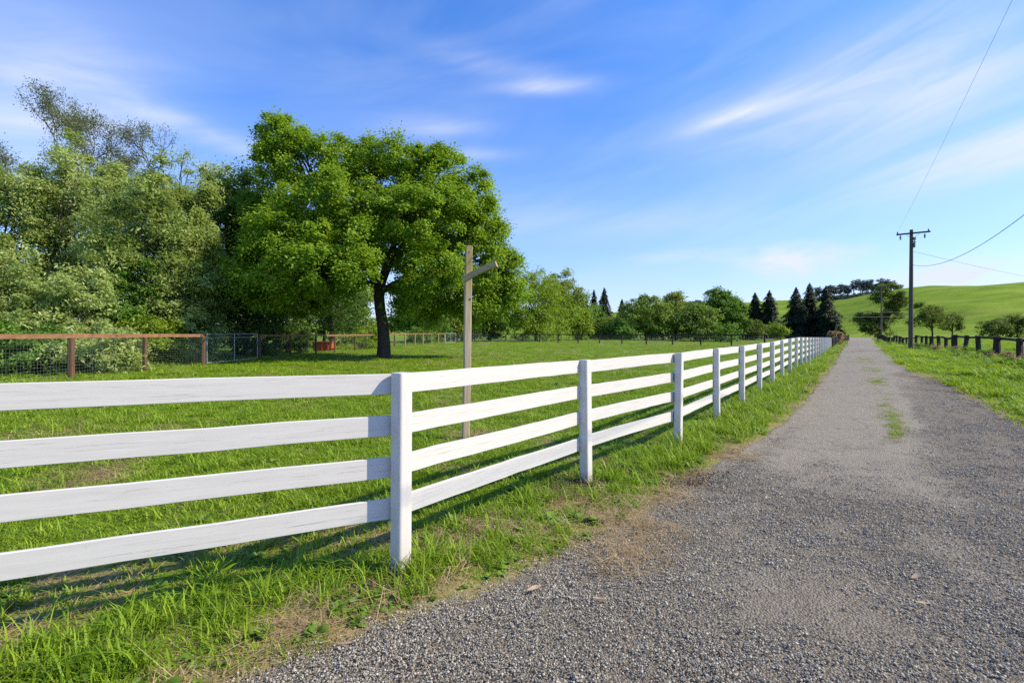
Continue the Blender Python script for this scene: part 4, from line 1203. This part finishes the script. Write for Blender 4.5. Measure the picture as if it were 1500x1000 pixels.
BG = 'trees beyond the far pasture fence'
px_tree('willow_tree', 'broad rounded bright green willow bush beside the oak crown', 'tree', 728, 842, 402, 84, 'bright', 26000, .42, 1.25, .02, 13, 11, group=BG, aspect=.3, droop=.55)
px_tree('leafy_tree', 'tall olive tree rising just behind the rounded willow bush', 'tree', 785, 850, 401, 100, 'far_olive', 11000, .42, 1.2, .15, 8, 12, group=BG)
px_tree('leafy_tree', 'mid green tree between the rounded willow and the small conifers', 'tree', 815, 870, 428, 98, 'far_green', 12000, .42, 1.1, .06, 9, 13, group=BG)
px_tree('leafy_tree', 'short bright bush in front of the mid green tree', 'bush', 838, 866, 458, 90, 'bright', 4000, .34, .7, .02, 6, 14, group=BG)
px_tree('leafy_tree', 'loose pale green tree right of the three small conifers', 'tree', 908, 984, 433, 100, 'far_green', 12000, .42, 1.1, .08, 9, 15, group=BG)
px_tree('leafy_tree', 'yellow green tree with a narrow upright top', 'tree', 966, 1014, 428, 104, 'far_olive', 8000, .42, 1.0, .1, 8, 16, group=BG)
px_tree('leafy_tree', 'low rounded olive green tree left of the dark round tree', 'tree', 988, 1050, 444, 100, 'far_green', 9000, .4, 1.0, .06, 8, 17, group=BG)
px_tree('round_tree', 'dense dark green round tree standing above its paler neighbours', 'tree', 1030, 1084, 424, 104, 'shrub', 16000, .42, 1.0, .2, 10, 18, group=BG)
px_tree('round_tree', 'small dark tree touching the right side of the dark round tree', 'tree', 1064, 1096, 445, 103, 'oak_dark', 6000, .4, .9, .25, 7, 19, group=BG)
px_tree('leafy_tree', 'pale tree in the gap right behind the wooden T post', 'tree', 690, 742, 430, 88, 'far_olive', 11000, .42, 1.1, .03, 9, 20, group=BG)
px_tree('leafy_tree', 'small grey green tree behind the silver gate', 'tree', 630, 700, 440, 82, 'far_olive', 11000, .4, 1.1, .02, 9, 21, group=BG)
px_tree('leafy_tree', 'light green tree seen under the oak crown right of its trunk', 'tree', 570, 640, 425, 74, 'bright', 13000, .4, 1.1, .03, 9, 22, group=BG)
px_tree('leafy_tree', 'light green tree seen under the oak crown left of its trunk', 'tree', 480, 552, 400, 62, 'far_green', 15000, .36, 1.0, .03, 9, 23, group=BG)
for i, (u, w, vt, lab) in enumerate(((905, 34, 470, 'low bush between the small conifers and the loose pale tree'), (1012, 30, 474, 'low bush under the gap beside the yellow green tree'), (1056, 40, 476, 'dark low bush at the foot of the round tree'), (880, 34, 470, 'low shrub below the small conifers'), (955, 40, 474, 'shadowy shrub at the foot of the loose pale tree'))):
    px_tree('bush', lab, 'bush', u - w * .75, u + w * .75, vt - 3, 97 + i, 'far_green' if i % 2 else 'shrub', 4000, .36, .8, .0, 6, 40 + i, group='low bushes along the far fence')
for i, (u0, u1, vt, mt, lab) in enumerate(((838, 888, 446, 'shrub', 'dark green thicket tree behind the mid green tree'), (884, 930, 462, 'hillgreen', 'shaded thicket tree between the small conifers and the loose pale tree'), (958, 1000, 448, 'hillgreen', 'shaded thicket tree behind the yellow green tree'), (1034, 1076, 456, 'hillgreen', 'shaded low tree under the crown of the dark round tree'), (1078, 1118, 466, 'hillgreen', 'low shaded tree left of the conifer pair'), (700, 748, 440, 'shrub', 'green tree filling the gap left of the rounded willow bush'), (650, 706, 452, 'hillgreen', 'shaded tree behind the silver gate and the T post'))):
    px_tree('leafy_tree', lab, 'tree', u0, u1, vt, 112 + 2 * i, mt, 7000, .45, 1.1, .0, 7 + i % 3, 140 + i, group=BG, spray=i % 2 == 0)
px_tree('pasture_bush', 'pale yellow green bush between the pair and the group of three conifers', 'bush', 1126, 1152, 474, 128, 'bright', 3000, .4, .9, .0, 5, 46)

def conifer(label, u, w, vt, Y, seed, n=15000, L=.85):
    r = np.random.default_rng(seed); x, yv = UY(u, Y); z = h1(x, yv); Hh = ZV(vt, Y) - z; W = w / FP * Y / 2 * 1.12
    e = empty('conifer_tree', (x, yv, z), label, 'tree', 'dark conifers')
    t = 1 - r.random(n) ** .60; t = np.clip(t, .02, .995)
    nt = 11
    ph = t * nt; fr_ = ph - np.floor(ph)                      # each whorl: long at its base, short just under the next
    ang = r.random(n) * 6.283
    k1 = np.floor(ang / 6.283 * 8 + np.floor(ph) * .37)
    br = .50 + .85 * _hash(k1, np.floor(ph), seed)
    lim = W * (1 - t) ** .68 * br * (1.15 - .42 * fr_) * np.clip(.72 + t * 4, 0, 1)
    rho = lim * r.random(n) ** .42
    C = np.stack([rho * np.cos(ang), rho * np.sin(ang), Hh * t - rho * .26 + r.normal(0, .32, n) * (1.05 - t)], 1)
    C[:, 2] = np.clip(C[:, 2], .2, Hh)
    A = np.stack([np.cos(ang), np.sin(ang), np.full(n, -.45)], 1) + r.normal(0, .35, (n, 3))
    N = np.stack([r.normal(0, .5, n), r.normal(0, .5, n), np.ones(n)], 1) + .5 * np.stack([np.cos(ang), np.sin(ang), 0 * ang], 1); N /= np.linalg.norm(N, axis=1)[:, None]
    s = (.6 + .7 * r.random(n)) * L * (1 - .5 * t)
    V, Q = leaf_quads(C, N, A, s, s * .42, r)
    top = np.array([[0, 0, Hh]]);
    quick_mesh('crown', V, Q, M['conifer'], e, {'tint': np.repeat(r.random(n), 4)})
    mb = MB(); mb.tube([(0, 0, -.3), (0, 0, Hh * .5), (0, 0, Hh * 1.0)], [Hh * .022, Hh * .014, .03], 8); mb.build('trunk', M['bark'], e)
conifer('narrow leftmost conifer of the three small ones on the skyline', 870, 22, 424, 130, 1, 8000)
conifer('tallest of the three small conifers left of the pale trees', 885, 34, 421, 128, 2, 9000)
conifer('shortest of the three small conifers standing slightly apart', 911, 24, 438, 128, 3, 8000)
conifer('slimmer left conifer of the pair beside the dark round tree', 1106, 32, 428, 146, 4)
conifer('broader right conifer of the pair with the green hill behind', 1127, 38, 425, 144, 5)
conifer('left conifer of the dense group of three beside the lane', 1166, 36, 420, 150, 6)
conifer('tallest middle conifer of the dense group of three', 1186, 40, 414, 152, 7)
conifer('right conifer of the dense group of three above the red bush', 1210, 42, 418, 146, 8, 16000)

px_tree('red_bush', 'reddish leaved bush behind the end of the white fence', 'bush', 1212, 1234, 484.5, 72, 'red_leaf', 4500, .24, .5, .05, 7, 30)
# leaning roadside tree and small trees before the hill
def lean_tree():
    Y = 170; x, yv = UY(1283, Y); z = h1(x, yv); q = lambda u, v, ru, rv, dy=0, d=1.0: ((u - 1283) / FP * Y, dy, ZV(v, Y) - z, ru / FP * Y, ru / FP * Y * .8, rv / FP * Y, d)
    lb = [q(1302, 424, 12, 10), q(1290, 436, 11, 10), q(1312, 438, 12, 11, -2), q(1302, 452, 13, 10), q(1320, 440, 9, 9, 1), q(1284, 470, 13, 10), q(1268, 466, 10, 7), q(1258, 463, 6, 6), q(1298, 468, 12, 8, 2), q(1274, 480, 12, 7), q(1318, 462, 8, 5, 0, .4), q(1300, 483, 12, 6, 1, .5)]
    make_tree('leaning_tree', 'shaggy dark green tree leaning right where the lane ends', 'tree', (x, yv), [(0, 0, -.3), (0, 0, 0), (1.3, 0, 2.0), (3.4, 0, 5.2), (5.0, 0, 8.5)], .75, lb, 26000, .52, 1.25, 'hillgreen', seed=31, twigs=50, core=.4)
lean_tree()
HB = 'small trees in front of the green hill'
px_tree('small_tree', 'small round roadside tree just right of the tall utility pole', 'tree', 1340, 1386, 447, 150, 'hillgreen', 7500, .42, 1.0, .28, 9, 32, group=HB, uc=1366, core=.4)
px_tree('small_tree', 'smaller loose tree touching the round tree by the pole', 'tree', 1380, 1410, 458, 152, 'hillgreen', 4200, .4, .9, .25, 7, 33, group=HB, core=.35)
px_tree('roadside_bush', 'spreading bush before the hill at the right edge of the picture', 'bush', 1440, 1484, 468, 150, 'hillgreen', 6000, .42, 1.0, .0, 8, 34, group=HB)
px_tree('roadside_bush', 'taller dark bush at the right edge behind the old fence', 'bush', 1468, 1512, 461, 150, 'hillgreen', 7000, .42, 1.0, .0, 8, 35, group=HB)
def hill_tree(name, label, cat, u, w, vt, vb, Y, seed, mat='euc_hazed', n=2600, group=None, L=1.3):
    x = (u - 750) / FP * Y; z = h1(x, Y); Hh = max(ZV(vt, Y) - z, 2.0); W = w / FP * Y
    r = np.random.default_rng(seed)
    lb = []
    for i in range(8):
        tt = i / 7
        lb.append((r.normal(0, .20) * W, r.normal(0, .2) * W, Hh * (.34 + .56 * tt), W * (.17 + .13 * r.random()), W * .24, Hh * (.13 + .09 * r.random())))
    make_tree(name, label, cat, (x, Y), [(0, 0, -1), (0, 0, 0), (r.normal(0, .5), 0, Hh * .4), (r.normal(0, .8), 0, Hh * .7)], Hh * .026 + .1, lb, n, L, 1.7, mat, 'bark', group, seed, twigs=6, core=.3)
EG = 'tall eucalyptus trees along the hill ridge'
for i, (u, w, vt) in enumerate(((1200, 12, 421), (1211, 12, 419), (1222, 13, 418), (1232, 13, 416), (1241, 12, 417), (1251, 13, 412), (1260, 13, 411), (1269, 13, 411), (1276, 12, 410), (1285, 10, 416), (1293, 14, 408), (1306, 14, 411), (1316, 10, 418))):
    hill_tree('eucalyptus_tree', 'dark eucalyptus with a bare lower trunk in the row along the hill ridge', 'tree', u, w * 1.25, vt, 435, 690, 60 + i, group=EG, n=2400)
for i, (u, w, vt) in enumerate(((1206, 16, 433), (1222, 16, 431), (1240, 16, 429), (1258, 16, 427), (1276, 14, 425))):
    px = (u - 750) / FP * 660
    hz = h1(px, 660); W = w / FP * 660
    make_tree('ridge_bush', 'dark scrub patch below the ridge eucalyptus trees', 'bush', (px, 660), [(0, 0, -1), (0, 0, 2)], .3, [(-W * .3, 0, 2.5, W * .35, W * .3, 4), (W * .25, 0, 2.5, W * .4, W * .3, 3.6)], 2200, 1.4, 2.2, 'euc_hazed', group='scrub below the ridge trees', seed=90 + i, limbs=False)
for i, (u, w, vt) in enumerate(((1012, 8, 442), (1021, 9, 440), (1030, 8, 443), (1003, 7, 444))):
    hill_tree('hill_tree', 'tiny dark tree on the far skyline above the pale trees', 'tree', u, w * 1.2, vt, 447, 690, 120 + i, group='tiny trees on the far skyline', n=900)
hill_tree('hill_bush', 'lone dark bush part way up the hill beside the tall pole', 'bush', 1345, 9, 444, 448, 330, 130, 'hillgreen', 1500, L=.7)

# --- the trees and shrubs behind the brown fence on the left
def branchy(name, label, u, vt, Y, W, seed, z0f, mat, n, L=.16, leafy=.6, sub=.5, group=None):
    """an open crowned tree: forking limbs down to twigs, thin leaves near the tips"""
    r = np.random.default_rng(seed); x, yv = UY(u, Y); z = h1(x, yv); Hh = ZV(vt, Y) - z
    e = empty(name, (x, yv, z), label, 'tree', group)
    mb = MB(); tips = []
    def grow(p, d, Ln, rad, depth):
        d = d / np.linalg.norm(d); q = p + d * Ln
        limb(mb, p, q, rad, rad * .66, r, .14, 5, .0, 6 if rad > .04 else 4)
        if depth >= 3: tips.append((q, d, depth)); tips.append((p + d * Ln * .6, d, depth))
        if depth == 5: return
        for k_ in range(3 if r.random() < .6 else 2):
            nd = d + r.normal(0, .50, 3) * np.array([1, 1, .7]) + np.array([0, 0, .12])
            grow(q if k_ < 2 else p + d * Ln * .7, nd, Ln * (.66 + .2 * r.random()), rad * .63, depth + 1)
    hb = Hh * z0f
    mb.tube([(0, 0, -.3), (0, 0, 0), (.15, 0, hb * .5), (.05, .1, hb)], [.32, .26, .22, .18], 10, cap=False)
    grow(np.array([.05, .1, hb]), np.array([r.normal(0, .12), r.normal(0, .1), 1.0]), (Hh - hb) * .30, .15, 0)
    grow(np.array([.1, .05, hb * .85]), np.array([.5, .1, 1.0]), (Hh - hb) * .26, .11, 1)
    grow(np.array([.1, .05, hb * .8]), np.array([-.55, -.1, 1.0]), (Hh - hb) * .26, .11, 1)
    P_ = np.array([t[0] for t in tips]); mx = P_[:, 2].max()
    mb.build('trunk', M['twig'], e, smooth=True)
    pick = r.integers(0, len(tips), n); C = P_[pick] + r.normal(size=(n, 3)) * sub * .5
    T = np.clip(.4 + r.normal(0, .25, n), 0, 1)
    N = unit(r, n) + np.array([0, 0, .4]); N /= np.linalg.norm(N, axis=1)[:, None]
    s = L * (.6 + .8 * r.random(n))
    V, Q = leaf_quads(C, N, unit(r, n) + np.array([-.8, 0, -.2]), s, s * .32, r)
    quick_mesh('crown', V, Q, M[mat], e, {'tint': np.repeat(T, 4)})
    sc = Hh / mx
    e.scale = (sc * W, sc * W, sc)
LG = 'trees behind the brown fence'
branchy('open_tree', 'tall open tree with bare grey branches above the leafy left trees', 92, 122, 31, .8, 205, .40, 'sparse', 24000, group=LG)
branchy('open_tree', 'smaller open top of bare branches between the tall one and the oak', 236, 182, 34, .62, 203, .5, 'sparse', 5500, group=LG)
def ltree(label, u0, u1, vt, Y, mat, n, seed, z0f=.1, nl=11, L=.19, sub=.62, name='willow_tree', **kw):
    return px_tree(name, label, 'tree', u0, u1, vt, Y, mat, n, L, sub, z0f, nl, seed, group=LG, tr=.2, depth=6.5, **kw)
WK = dict(aspect=.34, droop=.4, core=.3, spray=True)
ltree('olive tinted leafy tree at the left edge of the picture', -80, 85, 214, 27, 'olive', 70000, 301, .12, 12, **WK)
ltree('grey green willow below the tall bare topped tree', 60, 195, 196, 29, 'willow', 74000, 302, .12, 12, **WK)
ltree('yellow green willow with light sprays left of the dark tree', 178, 318, 234, 26, 'olive', 74000, 303, .1, 12, **WK)
ltree('wispy pale tree top leaning beside the dark evergreen', 262, 352, 214, 33, 'willow', 26000, 304, .3, 9, **WK)
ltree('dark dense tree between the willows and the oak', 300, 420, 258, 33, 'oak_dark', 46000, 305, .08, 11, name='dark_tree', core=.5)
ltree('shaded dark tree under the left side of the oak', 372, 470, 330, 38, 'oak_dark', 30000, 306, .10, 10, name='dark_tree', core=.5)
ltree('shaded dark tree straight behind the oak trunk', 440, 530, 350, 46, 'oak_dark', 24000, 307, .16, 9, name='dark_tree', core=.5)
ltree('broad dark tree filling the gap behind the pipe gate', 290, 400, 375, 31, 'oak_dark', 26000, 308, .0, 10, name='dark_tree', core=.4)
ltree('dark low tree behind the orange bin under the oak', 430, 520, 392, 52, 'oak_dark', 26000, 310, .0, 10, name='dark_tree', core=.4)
ltree('half lit tree behind the fence right of the oak trunk', 585, 665, 400, 70, 'shrub', 22000, 311, .0, 10, name='leafy_tree', core=.4)
ltree('tall leafy tree beyond the left edge of the picture', -330, -90, 220, 26, 'willow', 24000, 309, .1, 10, **WK)
SH = 'shrubs behind the brown mesh fence'
def shrub(label, u0, u1, vt, Y, mat, n, seed, **kw):
    return px_tree('shrub', label, 'shrub', u0, u1, vt, Y, mat, n, .15, .36, .0, 9, seed, group=SH, tr=.05, depth=3.0, **kw)
SK = dict(aspect=.42, core=.3, droop=.3, spray=True)
shrub('pale grey leaved shrub at the left end of the brown fence', -40, 75, 345, 20.0, 'willow_grey', 22000, 401, **SK)
shrub('tall shrub with silvery leaf undersides behind the nearest brown post', 60, 165, 372, 21.0, 'willow_grey', 22000, 402, **SK)
shrub('green shrub behind the middle of the brown rail', 140, 240, 352, 23.5, 'shrub', 22000, 403, **SK)
shrub('leafy shrub with pale sprays near the last brown panel', 205, 318, 345, 25, 'willow_grey', 24000, 404, **SK)
shrub('low bright shrub poking above the brown rail', 165, 262, 448, 23.0, 'bright', 12000, 405, **SK)
shrub('low dense shrub behind the mesh at the left edge', -30, 100, 470, 17.2, 'shrub', 15000, 406, **SK)
shrub('low shrub behind the mesh between the two nearest posts', 95, 205, 478, 18.2, 'willow', 12000, 407, **SK)
shrub('small bright green shrub behind the fence left of the oak trunk', 515, 560, 478, 46, 'bright', 8000, 408, **SK)
shrub('small green shrub behind the fence right of the oak trunk', 596, 632, 478, 64, 'shrub', 7000, 409, **SK)
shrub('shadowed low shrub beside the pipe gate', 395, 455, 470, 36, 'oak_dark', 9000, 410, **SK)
# orange object behind the fence
bx0, by0 = UY(475, 40.5); bz0 = h1(bx0, by0)
e = empty('orange_bin', (bx0, by0, bz0), 'orange red bin half hidden behind the wire fence under the trees', 'bin')
def box_shell(w, d, h_, rim):
    mb = MB()
    v = []
    for z, k_ in ((0, .92), (h_, 1.0)): v += [(-w / 2 * k_, -d / 2 * k_, z), (w / 2 * k_, -d / 2 * k_, z), (w / 2 * k_, d / 2 * k_, z), (-w / 2 * k_, d / 2 * k_, z)]
    mb.add(v, [(0, 3, 2, 1), (0, 1, 5, 4), (1, 2, 6, 5), (2, 3, 7, 6), (3, 0, 4, 7)]); return mb
box_shell(1.65, 1.0, .78, .05).build('body', M['orange'], e)
mb = MB(); w, d = 1.72, 1.07
for c, dm in (((0, -d / 2, .80), (w, .07, .07)), ((0, d / 2, .80), (w, .07, .07)), ((-w / 2, 0, .80), (.07, d - .08, .068)), ((w / 2, 0, .80), (.07, d - .08, .068))): mb.box(c, dm)
mb.build('rim', M['orange'], e)
for q in (-.5, 0, .5):
    mb = MB(); mb.box((q, -.52, .4), (.06, .06, .72)); mb.build('rib', M['orange'], e)

# weeds at the feet of the old posts, and broad leaved plants near the camera
rr = np.random.default_rng(9)
WG = 'weed clumps at the feet of the old posts'
for k_, i in enumerate(range(3, 16)):
    p = RPTS[i]; 
    red = k_ % 3 == 1 or k_ in (0, 6)
    lb = [(rr.normal(0, .25), -.25 + rr.normal(0, .15), .06 + .08 * rr.random(), .26, .24, .13) for _ in range(4)]
    make_tree('weed_clump', 'rusty pink dry weed clump at the foot of an old dark post' if red else 'dark green weed clump at the foot of an old dark post', 'weeds', (p[0] - .3, p[1] - .35), [(0, 0, -.05), (0, 0, .2)], .012, lb, 1500, .11, .2, 'red_leaf' if red else 'shrub', group=WG + (' with rusty leaves' if red else ''), seed=500 + k_, limbs=False, aspect=.3)
def dock(u, v, L, nlv, seed, label, red=False):
    r = np.random.default_rng(seed); x, yv = G(u, v); z = h1(x, yv)
    e = empty('dock_plant', (x, yv, z), label, 'weed', 'broad leaved dock plants by the gravel edge')
    for i in range(nlv):
        az = i / nlv * 6.28 + r.normal(0, .3); el = .5 + .5 * r.random(); l = L * (.7 + .5 * r.random()); w = l * .17
        d = np.array([math.cos(az), math.sin(az), 0]); s = np.array([-d[1], d[0], 0]); V = []; F = []; T = np.linspace(0, 1, 9)
        for t in T:
            wf = .06 if t < .18 else math.sin(math.pi * min(1, (t - .14) / .86)) ** .7 * (1 + .06 * math.sin(t * 40))
            c = d * l * t * math.cos(el) + np.array([0, 0, l * (t * math.sin(el) - .62 * t * t)]); ww = w * max(wf, .03)
            V += [c - s * ww + np.array([0, 0, ww * .5]), c, c + s * ww + np.array([0, 0, ww * .5])]
        for q in range(8):
            o_ = 3 * q; F += [(o_, o_ + 1, o_ + 4, o_ + 3), (o_ + 1, o_ + 2, o_ + 5, o_ + 4)]
        mb = MB(); mb.add(V, F); lf = mb.build('leaf', M['red_leaf'] if red and i == 1 else M['weed'], e, smooth=True)
        at = lf.data.attributes.new('tint', 'FLOAT', 'POINT'); at.data.foreach_set('value', np.full(len(V), r.random(), np.float32))
dock(392, 928, .11, 8, 1, 'broad leaved dock plant with one reddish leaf by the gravel corner', True)
dock(330, 925, .10, 7, 2, 'broad leaved dock plant just left of the one with the reddish leaf')
dock(285, 965, .11, 7, 3, 'lowest broad leaved dock plant beside the bottom edge of the grass')
dock(520, 880, .075, 7, 4, 'small dock plant close to the corner post')
dock(545, 822, .10, 8, 5, 'broad leaved weed in the shade left of the corner post')
dock(1090, 600 + 40, .12, 7, 6, 'leafy weed at the foot of the fence where the verge narrows')
# fallen leaves on the gravel
k = NT('dead_leaf'); _n = k.noise(k.obj(), 40, 3)
M['dead'] = k.done(k.ramp(_n, [(.3, (.38, .26, .16)), (.7, (.62, .5, .36))]), .7, transl=.15)
def dead_leaf(u, v, L, az, label, seed):
    r = np.random.default_rng(seed); x, yv = G(u, v); V = []; F = []
    for i, t in enumerate(np.linspace(0, 1, 9)):
        w = L * .2 * math.sin(math.pi * (.06 + .9 * t)) ** .8; z = .012 + .03 * (t - .5) ** 2 * L / .1
        V += [(L * (t - .5), -w, z + w * .5), (L * (t - .5), 0, z), (L * (t - .5), w, z + w * .6)]
    for q in range(8):
        o_ = 3 * q; F += [(o_, o_ + 1, o_ + 4, o_ + 3), (o_ + 1, o_ + 2, o_ + 5, o_ + 4)]
    mb = MB(); mb.add(V, F); o = mb.build('fallen_leaf', M['dead'], None, True, (x, yv, h1(x, yv) + .02)); o.rotation_euler = (.15 * r.normal(), .15 * r.normal(), az)
    tag(o, label, 'leaf', 'dry leaves lying on the gravel')
dead_leaf(878, 887, .085, 2.6, 'curled brown leaf on the gravel near the bottom middle', 1)
dead_leaf(783, 870, .095, .5, 'tan dry leaf at the left edge of the gravel', 2)
dead_leaf(1343, 850, .075, .1, 'pale dry leaf on the open gravel on the right', 3)
dead_leaf(1353, 892, .07, -.3, 'brown leaf just below the pale one on the right gravel', 4)
dead_leaf(1124, 734, .06, .9, 'small pale leaf in the middle of the road', 5)

# ------------------------------------------------------------------ sky and sun
EL = R(38.5); AZ = R(-6)
world = bpy.data.worlds.new('World'); scene.world = world; world.use_nodes = True
t = world.node_tree; t.nodes.clear()
class W_(NT):
    def __init__(s, tree): s.t = tree; s.out = tree.nodes.new('ShaderNodeOutputWorld')
k = W_(t)
sky = k.n('ShaderNodeTexSky', sky_type='NISHITA', sun_disc=False, sun_elevation=EL, sun_rotation=R(90) - AZ, air_density=1.0, dust_density=.35, ozone_density=2.2)
gen = k.n('ShaderNodeTexCoord').outputs['Generated']
sx = k.n('ShaderNodeSeparateXYZ'); k.link(gen, sx.inputs[0])
zz_ = k.math('ADD', k.math('MAXIMUM', sx.outputs[2], 0.0), .10)
az_ = k.math('ARCTAN2', sx.outputs[0], sx.outputs[1]); el_ = k.math('ARCSINE', sx.outputs[2])
def cloudnoise(sa, se, skew, off, lo, hi, det=6, dist=.8):
    cv = k.n('ShaderNodeCombineXYZ'); k.link(k.math('MULTIPLY', az_, sa), cv.inputs[0])
    k.link(k.math('MULTIPLY', k.math('SUBTRACT', el_, k.math('MULTIPLY', az_, skew)), se), cv.inputs[1]); cv.inputs[2].default_value = off
    nz_ = k.n('ShaderNodeTexNoise', i_Scale=1.0, i_Detail=det, i_Roughness=.55, i_Distortion=dist); k.link(cv.outputs[0], nz_.inputs['Vector'])
    mr = k.n('ShaderNodeMapRange', interpolation_type='SMOOTHSTEP'); k.link(nz_.outputs['Fac'], mr.inputs[0])
    mr.inputs[1].default_value = lo; mr.inputs[2].default_value = hi; return mr.outputs[0]
def bank(u, v, wu, wv, slope, amp):
    a0 = math.atan((u - 750) / FP); e0 = math.atan((HOR - v) / math.hypot(FP, u - 750)); sa = wu / FP * math.cos(a0) ** 2; se = wv / FP * math.cos(a0)
    da = k.math('SUBTRACT', az_, a0)
    p1 = k.math('POWER', k.math('ABSOLUTE', k.math('DIVIDE', da, sa)), 2.0)
    p2 = k.math('POWER', k.math('ABSOLUTE', k.math('DIVIDE', k.math('SUBTRACT', k.math('SUBTRACT', el_, e0), k.math('MULTIPLY', da, slope)), se)), 2.0)
    return k.math('MULTIPLY', k.math('POWER', 2.718, k.math('MULTIPLY', k.math('ADD', p1, p2), -1.0)), amp)
thin = cloudnoise(2.6, 13, .20, 3.3, .24, .80, 7)
soft = cloudnoise(1.6, 6, .2, 8.1, .30, .75, 4)
puff = cloudnoise(9, 20, 0, 5.7, .38, .62, 6, .3)
def total(bs):
    t_ = None
    for b in bs: t_ = bank(*b) if t_ is None else k.math('ADD', t_, bank(*b))
    return t_
cz = total([(1230, 140, 240, 60, .20, .52), (1080, 168, 80, 13, .12, .5), (1420, 230, 220, 42, .10, .80), (1380, 120, 200, 70, .1, .34), (60, 150, 190, 110, .1, .55), (810, 127, 70, 9, 0, .55), (640, 188, 75, 13, .05, .42), (690, 225, 60, 9, 0, .3), (300, 195, 140, 16, -.2, .38), (720, 95, 120, 14, -.15, .26), (900, 330, 330, 30, -.05, .30), (-300, 200, 250, 80, .1, .5), (1750, 150, 250, 90, .1, .6)])
cz = k.math('MULTIPLY', cz, k.math('ADD', .25, k.math('MULTIPLY', thin, 1.05)))
sf = k.math('MULTIPLY', soft, .17)
low = k.math('MULTIPLY', total([(1175, 383, 80, 22, 0, 1.35), (1430, 402, 120, 20, 0, 1.35), (1000, 375, 120, 12, 0, .4), (300, 420, 500, 20, 0, .5)]), k.math('ADD', .35, k.math('MULTIPLY', puff, .75)))
cl_all = k.math('MAXIMUM', k.math('ADD', cz, sf), k.math('MULTIPLY', low, 1.0))
tint = k.mix(1.0, sky.outputs[0], k.ramp(sx.outputs[2], [(0, (.74, .76, 1.08)), (.22, (.58, .81, 1.24)), (.55, (.42, .81, 1.36))]), 'MULTIPLY')
bright = k.mix(k.math('MULTIPLY', cl_all, 1.0, True), tint, (4.0, 4.25, 4.8))
hzw = k.math('POWER', k.math('SUBTRACT', 1.0, sx.outputs[2], True), 7.0)
bright = k.mix(k.math('MULTIPLY', hzw, .55), bright, (3.25, 3.75, 4.7))
bg = k.n('ShaderNodeBackground', i_Strength=.15); k.link(bright, bg.inputs[0]); k.link(bg.outputs[0], k.out.inputs[0])
sd_ = bpy.data.lights.new('sun', 'SUN'); sd_.energy = 4.7; sd_.angle = R(.5); sd_.color = (1, .88, .64)
so = bpy.data.objects.new('sun', sd_); COL.objects.link(so)
from mathutils import Vector
so.rotation_euler = Vector((-math.cos(EL) * math.cos(AZ), -math.cos(EL) * math.sin(AZ), -math.sin(EL))).to_track_quat('-Z', 'Y').to_euler()
so.location = (20, -3, 18)
vs = scene.view_settings; vs.view_transform = 'Standard'; vs.look = 'None'; vs.exposure = 0.52; vs.gamma = 1.0; vs.use_curve_mapping = False
cy_ = scene.cycles; cy_.use_denoising = False; cy_.max_bounces = 6; cy_.diffuse_bounces = 3; cy_.transmission_bounces = 4; cy_.transparent_max_bounces = 4
cy_.sample_clamp_indirect = 6
